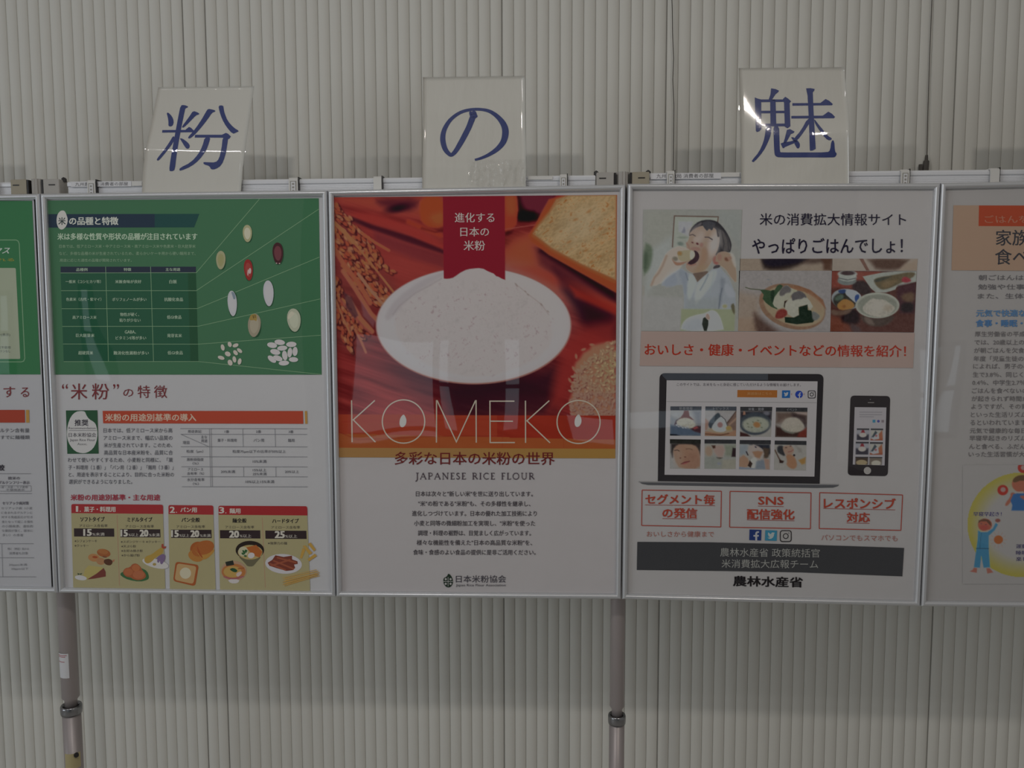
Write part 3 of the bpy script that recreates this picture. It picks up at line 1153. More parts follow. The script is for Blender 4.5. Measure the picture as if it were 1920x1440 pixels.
def make_card(L, Rr, bend, label, G, tf, lip=0.0):
    plain = [g for g in G if g[0] != 'strip']
    strips = [g[1] for g in G if g[0] == 'strip']
    # letter_card draws outline shapes; variable strokes are added as quad strips in the same mesh
    def build(self, name, parent, m=None, label=None, stuff=False):
        for Ls, Rs in strips:  # brush strokes of varying width
            n = len(Ls)
            self.raw(self._t(np.array(Ls + Rs)), [(i, i + 1, n + i + 1, n + i) for i in range(n - 1)], (35, 45, 100))
        return _orig_build(self, name, parent, m, label)
    Ink.build = build
    r = letter_card(L, Rr, bend, label, plain, tf, lip)
    Ink.build = _orig_build
    return r


YB = 0.0105
make_card([(297, 164, 0.050), (289, 205, 0.036), (281, 245, 0.020), (272, 284, 0.009), (268, 320, YB), (266, 366, YB)],
          [(476, 162, 0.040), (470, 205, 0.030), (464, 245, 0.018), (458, 290, 0.008), (454, 325, YB), (451, 366, YB)], 0.004,
          'tilted laminated card with the blue character 粉, leftmost letter card', G_KO, (230, 140, 6.2593))
c2t, c2s = make_card([(793, 145, 0.020), (793, 240, 0.014), (792, 300, YB), (791.5, 362, YB)],
          [(984, 142.5, 0.020), (985, 240, 0.014), (986, 300, YB), (986, 362, YB)], 0.002,
          'upright laminated card with the blue curved character の', G_NO, (770, 130, 6.0))
nx_, ny_ = 26, 14
U_, V_ = np.meshgrid(np.linspace(878, 989.5, nx_), np.linspace(299, 349, ny_))
pz = np.random.default_rng(3)
D_ = 0.0012 + 0.0055 * pz.random(U_.size)
obj('crumpled_corner', c2s(U_.ravel(), V_.ravel(), D_), [(j * nx_ + i, j * nx_ + i + 1, (j + 1) * nx_ + i + 1, (j + 1) * nx_ + i) for j in range(ny_ - 1) for i in range(nx_ - 1)], M['crumpled'], c2t, True)['label'] = 'crumpled clear film at the lower right corner'
make_card([(1385, 128, 0.020), (1387, 200, 0.017), (1389, 280, 0.0135), (1390, 352, YB)],
          [(1583, 126, 0.027), (1588, 190, 0.023), (1591, 222, 0.0175), (1592, 250, 0.011), (1592, 300, YB), (1592, 352, YB)], 0.0,
          'laminated card with the blue character 魅, rightmost letter card in view', G_MI, (1350, 110, 5.7593), 0.0075)
# the two neighbouring cards stand just outside the picture; their shadows fall on the wall inside it
for L_, R_, lb in (([(-205, 168, 0.016), (-203, 366, YB)], [(-8, 165, 0.016), (-8, 366, YB)], 'laminated card just beyond the left edge, casting a shadow on the wall'),
                   ([(1926, 122, 0.016), (1927, 352, YB)], [(2128, 120, 0.016), (2127, 352, YB)], 'laminated card just beyond the right edge, casting a shadow on the wall')):
    make_card(L_, R_, 0.002, lb, [], None)
# ================================================================= poster 1 (green chart) and poster 0 at its left
W1 = (132, 131, 136)
k = Ink(W1, 1)
GR = (48, 82, 60)
k.poly([(86.5, 376), (597.7, 371.6), (603, 702.5), (98, 702.3)], GR)
k.build('green_field', S1)
k = Ink(W1, 2)
PALE = (118, 150, 118)
k.poly([(113.6, 500), (367.5, 500), (367.5, 511.5), (113.6, 511.8)], (34, 40, 52))
k.poly([(113.6, 511.8), (367.5, 511.5), (372, 677.5), (119.5, 678)], (32, 66, 50))
k.poly([(352, 511.5), (367.5, 511.5), (372, 677.5), (357, 677.5)], (30, 60, 42))
for a, b in (((113.6, 511.8), (368, 511.3)), ((114.5, 545), (368, 545)), ((115.5, 578.8), (370, 578.6)), ((116.8, 612), (371.7, 611.7)), ((118, 645), (371.8, 645.3)), ((119.5, 678), (372, 677.8))):
    k.line([a, b], 0.9, PALE)
k.line([(198, 500), (203.4, 677.8)], 0.9, PALE)
k.line([(282.3, 500), (287.8, 677.8)], 0.9, PALE)
for pts in ([(368, 511.3), (486.6, 373)], [(368, 545), (597.9, 392)], [(370, 578.6), (426.4, 555.3), (441.7, 547.6), (599, 482)], [(371.7, 611.7), (600.6, 560.4)],
            [(371.8, 645.3), (601.4, 628.5)], [(372, 677.8), (462, 687.3), (602.3, 702)]):
    k.line(pts, 0.9, PALE)
k.build('chart_lines', S1)
k = Ink(W1, 3)
k.poly([(86.8, 401.5), (373.7, 401), (364, 426.3), (87.5, 426.8)], (31, 42, 56))
k.poly([(290, 401.2), (373.7, 401), (364, 426.3), (290, 426.4)], (28, 56, 56))
k.poly([(115, 394.5), (121, 395), (124.5, 402), (127.5, 412), (125, 423), (119, 430), (113, 430.5), (108, 425), (105.7, 415), (107, 404), (110.5, 398)], (168, 165, 165), 1)
k.text('米', 109.5, 407.5, 123, 421.5, (40, 48, 50), 0.02)
k.text('の品種と特徴', 130, 407, 221.5, 421.7, (178, 180, 176), 0.03)
k.text('米は多様な性質や形状の品種が注目されています', 108, 437.2, 369.8, 449.8, (165, 184, 165), 0.025)
k.build('chart_heading', S1)
k = Ink(W1, 4)
TX = (128, 155, 130)
k.text('日本では、低アミロース米・中アミロース米・高アミロース米や色素米・巨大胚芽米', 111, 458.6, 366.7, 465, TX)
k.text('など、多様な品種の米が生産されているため、柔らかいケーキ用から硬い麺用まで、', 111, 472, 366.7, 478.4, TX)
k.text('用途に応じた適性の品種が開発されています。', 112, 485, 247, 491, TX)
TW = (150, 168, 150)
for s, x0, x1, y, h in (('品種例', 143, 164, 505.5, 6), ('特徴', 232, 246, 505.3, 6), ('主な用途', 310.5, 338, 505.2, 6),
                        ('一般米（コシヒカリ等）', 123, 189, 528, 6.4), ('米飯食味が良好', 216, 265, 528, 6.4), ('白飯', 317.5, 331.5, 528, 7),
                        ('色素米（古代・紫マイ）', 124, 190, 561.2, 6.4), ('ポリフェノールが多い', 210.5, 274.5, 561.4, 6.6), ('抗酸化食品', 308, 343, 561.4, 7),
                        ('高アミロース米', 136, 181, 595, 6.4), ('物性が硬く、', 225.3, 261, 589.6, 6.6), ('粘りが少ない', 224, 263.6, 600.4, 6.6), ('低GI食品', 313, 340, 594.6, 6.8),
                        ('巨大胚芽米', 142.5, 177, 628.8, 6.6), ('GABA、', 234, 255, 622.6, 6.4), ('ビタミンE等が多い', 217, 274, 633.6, 6.6), ('発芽玄米', 313.6, 341, 629.2, 6.8),
                        ('超硬質米', 147, 174.5, 661.6, 6.8), ('難消化性澱粉が多い', 213, 279, 661.8, 6.8), ('低GI食品', 314.3, 342.5, 661.4, 6.8)):
    k.text(s, x0, y - h / 2, x1, y + h / 2, TW, 0.01)
k.build('chart_text', S1)

k = Ink(W1, 3)
for (cx, cy, rx, ry, rot, c, c2) in ((463.8, 437.8, 8.6, 16.3, -2, (168, 164, 128), (180, 176, 158)), (414, 487.8, 8.8, 17.5, 1, (160, 156, 124), (140, 136, 98)),
                                     (521, 475, 10, 20.5, -3, (52, 28, 32), (82, 44, 50)), (465.8, 506, 8.2, 20, -5, (112, 32, 32), (150, 60, 56)),
                                     (435.6, 569, 8.6, 24, -4, (150, 150, 158), (164, 163, 170)), (503.4, 550, 9.6, 24.3, -3, (154, 152, 162), (163, 160, 168)),
                                     (476.7, 610, 12, 22, 4, (112, 104, 92), (134, 126, 112)), (551.2, 600.3, 12.6, 22, -6, (134, 136, 122), (148, 150, 136))):
    t = np.linspace(0, 2 * math.pi, 22, endpoint=False)
    sh = [(cx + 1.3 + rx * np.sign(math.cos(a)) * abs(math.cos(a)) ** 0.8, cy + 1.2 + ry * math.sin(a)) for a in t]
    k.poly(sh, (30, 58, 40))
    cr, sr = math.cos(math.radians(rot)), math.sin(math.radians(rot))
    for q, cc in ((1.0, c), (0.68, c2)):
        k.poly([(cx + (cr * rx * q * math.cos(a) * (1 - 0.12 * math.sin(a)) - sr * ry * q * math.sin(a)), cy + (sr * rx * q * math.cos(a) + cr * ry * q * math.sin(a))) for a in t], cc)
k.ell(465, 511, 1.2, 6, (176, 150, 150), 3)
k.ell(468.6, 508, 2.4, 5.5, (190, 170, 170), 3)
k.poly([(433, 546), (440, 549), (442, 560), (438, 562), (436, 555)], (96, 106, 120), 1)
k.poly([(470, 590), (478, 588.5), (482, 592), (481, 603), (477, 600), (470, 601), (467, 598)], (136, 112, 60), 1)
k.line([(474.5, 591), (475.5, 597)], 1.4, (60, 48, 30))
k.line([(478, 590), (478.5, 596)], 1.2, (60, 48, 30))
k.poly([(540, 600), (548, 593), (553, 588), (548, 583), (543, 586), (539.5, 594)], (164, 160, 146), 1)
k.ell(414, 488, 1.4, 8, (128, 124, 86), 2)
k.ell(518.5, 493.6, 1.4, 1, (168, 150, 150))
k.ell(524, 494, 1.4, 1, (168, 150, 150))
for (x, y, a, b, r) in ((395, 765, 24, 42, -15), (485, 725, 25, 36, -20), (560, 738, 40, 24, -20), (612, 805, 40, 22, 40), (560, 832, 38, 24, 50), (460, 848, 40, 30, 30),
                        (375, 897, 45, 24, 18), (545, 918, 24, 42, -12), (490, 960, 30, 40, -25), (612, 945, 24, 42, 12)):
    k.ell(360 + x / 6.857 + 0.5, 540 + y / 6.857 + 0.6, a / 6.857, b / 6.857, (32, 62, 44), r, 14)
    k.ell(360 + x / 6.857, 540 + y / 6.857, a / 6.857, b / 6.857, (158, 150, 146), r, 14)
for (x, y, a, b, r) in ((1030, 735, 65, 36, 10), (1128, 698, 68, 35, 8), (1277, 725, 67, 35, -2), (1160, 773, 66, 32, -5), (1070, 822, 66, 36, 14), (1258, 830, 30, 64, 6), (1325, 815, 33, 60, 4),
                        (1193, 868, 34, 64, -8), (1028, 915, 64, 34, 38), (1103, 903, 63, 34, 20), (1305, 920, 60, 32, 2), (1182, 965, 68, 32, -3)):
    k.ell(360 + x / 6.857 + 0.5, 540 + y / 6.857 + 0.6, a / 6.857, b / 6.857, (40, 78, 56), r, 14)
    k.ell(360 + x / 6.857, 540 + y / 6.857, a / 6.857, b / 6.857, (172, 166, 172), r, 14)
k.build('rice_grain_print', S1, stuff=True)

k = Ink(W1, 2)
DR = (88, 36, 40)
k.text('“', 116, 719.8, 127, 729, DR)
k.text('米', 132.8, 719, 163.5, 749, DR, 0.005)
k.text('粉', 172.3, 719, 204.2, 749, DR, 0.005)
k.text('”', 212, 720.2, 223, 729.4, DR)
k.text('の', 231, 729.5, 249.7, 743.7, DR, 0.005)
k.text('特', 258, 722.7, 281.2, 746, DR, 0.005)
k.text('徴', 288.6, 722.7, 313.2, 746.3, DR, 0.005)
k.poly([(192.4, 770.4), (568, 770.6), (568.8, 794.6), (193.4, 793.6)], (182, 68, 48))
k.poly([(571.4, 770.6), (575.8, 770.6), (576.6, 794.6), (572.2, 794.6)], (182, 134, 66))
k.text('米粉の用途別基準の導入', 197.3, 775.8, 367.6, 789.6, (222, 196, 178), 0.025)
k.build('feature_heading', S1)
k = Ink(W1, 2)
k.poly([(123.5, 769.6), (182.5, 769.3), (184.8, 850.5), (126.2, 850.8)], (32, 60, 42))
k.poly([(125.2, 812), (127, 796), (133, 780.5), (142, 772), (152, 770.4), (159.5, 771.6), (161.5, 778), (167, 786), (177, 791.5), (181, 799), (183, 813), (181, 829), (174, 842), (163, 849), (153, 850), (141, 846.5), (131, 835), (126.5, 824)], (150, 148, 152), 1)
BK = (44, 42, 50)
k.text('推奨', 140, 786.8, 165.5, 798.5, BK, 0.03)
k.text('Recommendation', 128.6, 800.6, 179.2, 804.8, BK, 0.01)
k.line([(129, 807.4), (181, 807.4)], 0.7, (60, 60, 64))
k.text('日本米粉協会', 128.8, 811.4, 180.2, 819.6, BK, 0.015)
k.text('Japan Rice Flour', 131, 822.6, 178.6, 828.6, BK, 0.01)
k.text('Assoc.', 145.2, 830.4, 163.6, 834.6, BK, 0.01)
k.build('association_emblem', S1)
k = Ink(W1, 2)
GT = (62, 62, 70)
for i, (s, x0, x1, y) in enumerate((('日本では、低アミロース米から高', 194, 323, 807), ('アミロース米まで、幅広い品質の', 194, 323.3, 821), ('米が生産されています。このため、', 194.5, 322.8, 834.8),
                                    ('高品質な日本産米粉を、品質に合', 195, 323.8, 848.6), ('わせて使いやすくするため、小麦粉と同様に、「菓', 127, 324, 862.4), ('子・料理用（１番）」「パン用（２番）」「麺用（３番）」', 128, 325, 876.4),
                                    ('と、用途を表示することにより、目的に合った米粉の', 128.5, 326, 889.8), ('選択ができるようになりました。', 129, 248, 903.2))):
    k.text(s, x0, y - 4.3, x1, y + 4.3, GT, 0.004)
k.build('body_text', S1)
k = Ink(W1, 2)
LG = (84, 84, 92)
for i, y in enumerate((803.8, 814.4, 837.7, 856.6, 875.3, 893.9, 912.8)):
    k.line([(338 + i * 0.5, y - 0.2), (576 + i * 0.2, y + 0.1)], 0.7, LG)
k.line([(392.4, 804), (395, 912.8)], 0.7, LG)
k.line([(395.6, 804), (398.2, 912.8)], 0.7, LG)
for a in (455, 515.5):
    k.line([(a, 804), (a + 1, 837.7)], 0.7, LG)
    k.line([(a + 1.6, 875.3), (a + 2, 893.9)], 0.7, LG)
k.line([(339.4, 814.4), (391.7, 837.5)], 0.6, LG)
for s, x0, y0, x1, y1 in (('用途表記', 352, 806, 377.4, 811.8), ('1番', 421.2, 806.6, 429.4, 812), ('2番', 480, 806.6, 489.4, 812), ('3番', 541, 806.8, 550, 812.2), ('主な', 376.8, 816.4, 388.2, 821.9),
                          ('用途', 377, 823.3, 388.8, 829.5), ('項目', 342.5, 827, 354.8, 833), ('菓子・料理用', 407.8, 822.5, 443.4, 828.5), ('パン用', 475.4, 822.5, 494.9, 828.6), ('麺用', 539.8, 822.7, 552, 828.8),
                          ('粒度（μm）', 349.5, 843.4, 381, 849.5), ('粒度75μm以下の比率が50%以上', 436, 843.6, 535.6, 849.8), ('澱粉損傷度', 350, 858.7, 381.6, 864.4), ('（%）', 361, 866.2, 372, 871.4),
                          ('10%未満', 473.8, 862.2, 499.6, 868.2), ('アミロース', 352, 877.5, 380.9, 882.7), ('含有率（%）', 350.6, 885, 382.4, 890.6), ('20%未満', 414, 881.5, 440.7, 887.2), ('15%以上', 473.8, 878.6, 499.3, 884.1),
                          ('25%未満', 473.8, 885.8, 499.8, 891.4), ('20%以上', 534.2, 881.7, 560.6, 887.2), ('水分含有率', 350.6, 896.3, 383, 902.3), ('（%）', 361.5, 904.6, 372.6, 909.6), ('10%以上15%未満', 460.5, 900.2, 514.2, 906.2)):
    k.text(s, x0, y0, x1, y1, GT, 0.004)
k.build('standards_table', S1)

CREAM, HR, PBK = (166, 156, 118), (136, 38, 42), (40, 32, 34)
k = Ink(W1, 2)
k.text('米粉の用途別基準・主な用途', 132.5, 927, 300.2, 938.4, (146, 46, 62), 0.025)
for (x0, x1, yt, yb, xb0, xb1, dy) in ((133.5, 305.5, 945.1, 1105.2, 137.5, 310, 1.2), (315.6, 399.8, 947, 1106.6, 318.5, 404.5, 0.8), (409.4, 576, 948.2, 1107.5, 412.5, 581.5, 1.0)):
    k.poly([(x0, yt + 14), (x1, yt + 14 + dy), (xb1, yb + dy), (xb0, yb)], CREAM)
    k.rrect([(x0, yt), (x1, yt + dy), (x1 + 0.5, yt + 17.4 + dy), (x0 + 0.5, yt + 17.0)], [4, 4, 0.1, 0.1], HR)
for a, b in (((219.5, 966), (224, 1098)), ((491.7, 971), (497.5, 1102))):
    k.line([a, b], 0.9, (172, 118, 104))
for (x0, y0, x1, y1) in ((138.5, 990.6, 214, 1006), (225.3, 992, 300.6, 1007.3), (320.5, 993, 396.5, 1008.6), (412.2, 994, 488, 1009.4), (497.3, 994.8, 574.6, 1010.2)):
    k.rect(x0, y0, x1, y1, PBK, 0.4, 0.4)
k.build('use_panels', S1)
k = Ink(W1, 4)
WT = (190, 180, 176)
for s, x0, y0, x1, y1, b in (('1', 142.5, 949, 146.3, 959.4, .03), ('.', 149.5, 957.6, 151.5, 959.6, .04), ('菓子・料理用', 157.8, 950, 216.2, 959.8, .035), ('2', 318.9, 950.2, 327.5, 961.4, .05), ('.', 330, 959.5, 332, 961.5, .04),
                             ('パン用', 338.5, 951.5, 368.8, 960.6, .035), ('3', 411.2, 951, 419.8, 962.4, .05), ('.', 422.4, 960.6, 424.4, 962.6, .04), ('麺用', 430.5, 953.2, 450.6, 962.6, .035)):
    k.text(s, x0, y0, x1, y1, WT, b)
for s, x0, y0, x1, y1 in (('ソフトタイプ', 150.8, 969.2, 195.8, 977.8), ('ミドルタイプ', 238.7, 970, 285.2, 978.3), ('パン全般', 340.6, 970.6, 374.6, 978.9), ('麺全般', 435.8, 971.9, 462.1, 980.1), ('ハードタイプ', 510.6, 972.6, 560, 980.7)):
    k.text(s, x0, y0, x1, y1, (30, 28, 30), 0.03)
for x0, x1, y in ((148.7, 201.6, 983), (235, 288.6, 984.2), (330.8, 384.4, 984.8), (422.3, 476.6, 985.6), (508.5, 562.6, 986)):
    k.text('アミロース含有率', x0, y, x1, y + 5.6, (52, 48, 46), 0.01)
for s, x0, y0, x1, y1, b in (('15', 157, 992.4, 171.3, 1004.4, .07), ('%未満', 173.3, 998.6, 195.9, 1004.6, .01), ('15', 226.7, 993.5, 238.8, 1005.6, .07), ('%以上', 240.8, 999.8, 259.8, 1005.8, .01), ('20', 262.6, 993.6, 277.4, 1005.8, .07), ('%未満', 279.4, 1000, 299.2, 1006, .01),
                             ('15', 321.7, 994.4, 334.4, 1006.6, .07), ('%以上', 336.4, 1001, 354.8, 1007, .01), ('20', 357.8, 994.6, 372.8, 1006.8, .07), ('%未満', 375, 1001.2, 395, 1007.2, .01),
                             ('20', 430.5, 995.4, 447.5, 1007.9, .07), ('%以上', 449.5, 1001.8, 471.1, 1008, .01), ('25', 516, 996, 533.2, 1008.6, .07), ('%以上', 534.8, 1002.4, 557.2, 1008.6, .01)):
    k.text(s, x0, y0, x1, y1, (186, 180, 174) if b > .05 else (150, 144, 140), b)
for s, x0, y0, x1, y1 in (('※シフォンケーキ', 140, 1012, 181.8, 1017), ('※クッキー', 140, 1020.6, 166.4, 1025.6), ('※スポンジケーキ ※クッキー', 226.7, 1013.4, 300.7, 1018.2), ('※天ぷら粉', 227.4, 1021.9, 255, 1026.8),
                          ('※お好み焼き粉', 227.4, 1030.3, 267.6, 1035.3), ('※から揚げ粉', 227.8, 1038.8, 262, 1043.8), ('※強弾力の麺', 502.2, 1015.9, 538.1, 1021.3)):
    k.text(s, x0, y0, x1, y1, (62, 58, 52), 0.015)
k.build('panel_text', S1)

# little food drawings, local frame of the first close-up
k = Ink(W1, 3, tf=(110, 920, 7.111))
OR, OR2, BR = (168, 92, 52), (178, 118, 70), (84, 46, 40)
k.ell(600, 832, 92, 54, (160, 90, 50), 12)
k.ell(590, 812, 70, 32, (170, 104, 58), 12)
k.ell(612, 882, 32, 12, (92, 56, 40), 10)
k.ell(470, 894, 78, 52, (180, 124, 78), 8)
k.ell(484, 886, 36, 15, (158, 70, 40), 6)
k.ell(560, 940, 60, 48, (172, 122, 84), 12)
k.poly([(600, 930), (625, 912), (680, 908), (718, 935), (716, 972), (690, 998), (640, 992), (605, 965)], (64, 40, 30), 1)
k.poly([(718, 925), (748, 915), (740, 945), (718, 955)], (176, 110, 84))
k.poly([(400, 998), (560, 1018), (605, 1035), (560, 1080), (470, 1125), (380, 1183), (330, 1130), (350, 1050)], (176, 160, 96))
k.poly([(600, 1030), (628, 1085), (628, 1145), (480, 1172), (380, 1183), (500, 1110)], (86, 42, 38))
k.ell(295, 1162, 80, 32, (164, 162, 168), 8)
k.poly([(250, 1098), (280, 1108), (315, 1098), (300, 1122), (280, 1116), (256, 1124)], (44, 58, 44))
k.poly([(815, 1115), (850, 1080), (1090, 1025), (1180, 1070), (1208, 1150), (1190, 1190), (1080, 1215), (930, 1190), (850, 1150)], (42, 74, 46), 1)
k.poly([(850, 1095), (880, 1035), (950, 1022), (985, 975), (1040, 970), (1090, 1010), (1110, 1055), (1160, 1110), (1165, 1160), (1080, 1198), (1000, 1185), (960, 1155), (900, 1150)], (166, 88, 54), 1)
k.ell(930, 1085, 60, 48, (178, 100, 62), 0)
k.ell(1030, 1030, 52, 46, (182, 104, 62), 0)
k.ell(1065, 1120, 78, 56, (180, 102, 68), 0)
k.ell(1290, 970, 180, 60, (154, 150, 152), 14)
k.poly([(1140, 905), (1175, 870), (1240, 850), (1330, 780), (1380, 750), (1402, 770), (1380, 850), (1300, 880), (1240, 950), (1185, 975), (1145, 950)], (176, 142, 64), 1)
k.poly([(1370, 755), (1372, 715), (1395, 708), (1400, 745), (1435, 742), (1425, 768), (1395, 775)], (150, 62, 50))
k.poly([(1345, 860), (1390, 842), (1422, 860), (1418, 920), (1380, 985), (1355, 975), (1350, 930), (1335, 965), (1310, 950), (1318, 905), (1285, 920)], (88, 72, 102), 1)
k.ell(1277, 982, 24, 18, (164, 140, 78))
k.ell(1870, 790, 120, 108, (166, 88, 44), 25, 26)
k.ell(1830, 870, 105, 75, (180, 118, 56), 20, 24)
k.tf = (370, 930, 7.111)
k.ell(75, 700, 155, 98, (172, 96, 48), -22, 28)
k.poly([(-60, 700), (20, 780), (60, 850), (130, 840), (225, 745), (228, 700), (150, 770), (40, 790)], (184, 132, 62), 1)
k.poly([(-10, 640), (30, 740), (75, 820), (60, 830), (10, 760)], (140, 66, 36), 1)
k.tf = (110, 920, 7.111)
k.rrect([(1560, 945), (1870, 990), (1820, 1275), (1525, 1205)], 45, (166, 84, 44))
k.rrect([(1580, 968), (1838, 1008), (1795, 1245), (1545, 1190)], 40, (186, 150, 104))
k.ell(1690, 1100, 75, 75, (186, 178, 156), 0)
k.tf = (370, 930, 7.111)
k.poly([(530, 790), (870, 790), (770, 905), (740, 940), (665, 938), (640, 900)], (76, 72, 56), 1)
k.ell(700, 722, 190, 124, (34, 28, 26), 0, 30)
k.ell(705, 750, 165, 98, (176, 152, 98), 0, 26)
k.poly([(640, 690), (785, 652), (868, 745), (830, 820), (740, 790), (680, 720)], (178, 96, 46), 0)
k.ell(612, 740, 66, 66, (172, 166, 140), 0)
k.ell(718, 793, 46, 38, (184, 178, 184), -15)
for x, y in ((615, 738), (640, 745), (605, 770), (640, 800), (625, 760), (650, 728)):
    k.ell(x, y, 20, 12, (36, 68, 40), x % 70)
k.ell(485, 1000, 172, 135, (176, 140, 116), 0, 28)
k.ell(485, 1010, 160, 108, (180, 112, 62), 0, 26)
k.ell(470, 1010, 120, 76, (186, 148, 80), 0, 24)
k.poly([(345, 1065), (480, 1100), (620, 1060), (625, 1080), (480, 1125), (350, 1085)], (150, 84, 92), 1)
k.poly([(400, 1110), (570, 1110), (540, 1165), (440, 1165)], (160, 154, 158), 1)
k.poly([(372, 880), (475, 858), (492, 918), (388, 935)], (34, 36, 32))
k.poly([(425, 975), (480, 955), (540, 990), (520, 1020), (470, 1010)], (30, 56, 38), 1)
k.poly([(510, 1035), (580, 1000), (600, 1030), (535, 1088)], (178, 158, 156), 1)
k.line([(540, 970), (625, 960)], 14, (158, 84, 52))
k.ell(1150, 905, 245, 132, (164, 160, 168), 4, 28)
k.poly([(938, 890), (1000, 850), (1040, 790), (1150, 812), (1262, 795), (1265, 845), (1335, 870), (1340, 905), (1290, 915), (1305, 960), (1270, 990), (1190, 1000), (1050, 960), (960, 930)], (88, 42, 34), 0)
for a, b in (((960, 900), (1180, 990)), ((1010, 860), (1290, 975)), ((1060, 820), (1320, 890)), ((980, 930), (1240, 850))):
    k.line([a, b], 22, (112, 58, 42))
for q in ([(1365, 825), (1405, 690), (1440, 720), (1395, 835)], [(1405, 665), (1440, 660), (1535, 760), (1495, 785)], [(1475, 640), (1510, 620), (1580, 715), (1555, 740)], [(1470, 840), (1565, 770), (1595, 800), (1490, 870)]):
    k.poly(q, (188, 146, 68))
for i in range(14):
    y = 1090 + i * 8.5
    k.line([(1130 + (i * 37) % 50, y), (1590 + (i * 53) % 45, y - 110 + (i * 29) % 17 - i * 2)], 7, [(196, 158, 88), (178, 132, 62), (188, 146, 78)][i % 3])
k.build('food_drawings', S1)

# ---- poster 0
W0 = (126, 126, 134)
k = Ink(W0, 1)
k.poly([(-440, 374), (60, 376.5), (75.8, 702), (-440, 702)], (40, 84, 56))
k.build('green_field', S0)
k = Ink(W0, 2)
k.line([(-400, 450), (30, 450), (34, 452), (36, 457), (46.5, 672), (44.5, 677), (40, 678.5), (-400, 678)], 1.6, (112, 148, 118))
k.rrect([(-380, 502), (29.5, 502.5), (38, 673), (-380, 673)], 2.5, (118, 124, 112))
k.text('グルテンフリーミックス', -150, 463, 18.5, 476, (176, 186, 186), 0.02, shear=5)
k.text('米粉だけで作れる', -110, 484, 26.5, 490, (150, 134, 44), 0.02)
for s, x0, y0, x1, y1 in (('アレルゲン(表示)', -30, 625, 19, 631), ('小麦不使用', -10, 649, 19.6, 654), ('グルテンなし', -10, 656, 19.6, 661)):
    k.text(s, x0, y0, x1, y1, (50, 56, 58), 0.01)
k.build('mix_panel', S0)
k = Ink(W0, 2)
k.text('す', 6.5, 725, 28, 745, DR, 0.006)
k.text('る', 38.8, 726.5, 54.5, 744.5, DR, 0.006)
k.text('を', -26, 727, -4, 745, DR, 0.006)
k.text('ルテン含有量', 0, 803, 55, 810.8, GT, 0.006)
k.text('すでに麺種類', 1, 816.3, 55.5, 823.6, GT, 0.006)
k.text('較', -4, 871.4, 8, 882.4, (42, 40, 48), 0.04)
k.rect(-300, 768.6, 46.3, 792.4, (166, 62, 46), 0, 0.5)
k.rect(48.6, 768.6, 54.4, 792.4, (182, 136, 66), 0, 0.5)
for y, x1 in ((888.2, 58), (925.4, 60), (1019.5, 63), (1045.8, 64), (1081.6, 68)):
    k.line([(-300, y), (x1, y)], 0.7, LG)
k.line([(3.2, 1019.5), (5, 1081.6)], 0.7, LG)
k.line([(0, 910.6), (58, 910.8), (58.5, 921), (0, 921)], 0.6, LG)
for s, x0, x1, y, h, b in (('欧米の', 15.5, 37, 896.5, 5.8, .02), ('グルテンフリー表示', -3, 55.4, 904.8, 6, .02), ('小麦・大麦・ライ麦等', -3, 52, 913.4, 4, 0), ('不使用表示', 11, 46, 918.4, 4.2, 0), ('セリアック病対策', 4.4, 53.8, 943.4, 6, .02),
                           ('セリアック病（小麦', 2, 60.5, 952.9, 4.8, 0), ('に含まれるグルテンに', 2, 60.8, 961.3, 4.8, 0), ('対する免疫反応が引き', 2.4, 61, 969.6, 4.8, 0), ('金となって起こる慢性', 3, 61.5, 978.3, 4.8, 0),
                           ('の小腸疾患、遺伝的', 3.4, 61.8, 986.7, 4.8, 0), ('な要因が強く、欧米に', 3.6, 61.5, 995, 4.8, 0), ('多い）の患者', 4.4, 43.5, 1003.3, 4.8, 0), ('特に（特定）向けの', 14, 54, 1029.2, 5, 0), ('消費者も対象', 17, 52.5, 1037.4, 5, 0),
                           ('20ppm未満', 16.5, 50.5, 1059.2, 5, 0), ('20ppm以下', 21, 53, 1066.8, 4.8, 0)):
    k.text(s, x0, y - h / 2, x1, y + h / 2, (60, 58, 68) if b else (82, 82, 90), b)
k.build('table_text', S0)
# ================================================================= poster 2 (red, bowl of flour)
W2 = (124, 121, 122)
A = Art(621, 364, 1158, 860, W2, 1.25, (96, 36, 32))
# table boards: diagonal grain, warm light on the right
g1 = A.noise(9, 18, 8, 1)
g2 = A.noise(3, 18, 14, 2)
tone = np.clip((A.X - 700) / 420, 0, 1)
g3 = A.noise(40, 20, 3, 31)
A.A += (np.stack([13 * g1 + 8 * g2 + 12 * g3, 6 * g1 + 4 * g2 + 5 * g3, 5 * g1 + 3 * g2 + 4 * g3], 2))
A.ell(760, 500, 120, 60, (118, 50, 42), 20, 60, 0.8)
A.poly([(621, 364), (840, 364), (840, 400), (780, 400), (700, 385), (640, 372)], (134, 62, 44), 14, 0, .8)
A.poly([(705, 366), (790, 366), (778, 392), (735, 390), (705, 378)], (66, 30, 34), 10, 1, .9)
A.ell(745, 386, 20, 7, (26, 18, 26), -12, 6, .9)
A.poly([(640, 390), (700, 396), (770, 420), (832, 455), (832, 468), (740, 425), (660, 405)], (128, 46, 38), 8, 0, .7)
A.poly([(660, 402), (700, 418), (770, 440), (832, 466), (832, 474), (760, 450), (690, 424), (655, 408)], (50, 26, 30), 3.5, 0, .9)
A.poly([(700, 428), (832, 474), (832, 500), (770, 482), (700, 452)], (84, 38, 40), 8, 0, .6)
A.line([(765, 412), (825, 438)], 5, (150, 60, 34), 6, .8)
A.poly([(788, 364), (833, 364), (833, 418), (818, 424), (798, 420), (786, 405)], (146, 66, 36), 4, 1)
A.poly([(800, 400), (833, 390), (833, 416), (815, 420)], (152, 82, 48), 8, 1, .7)
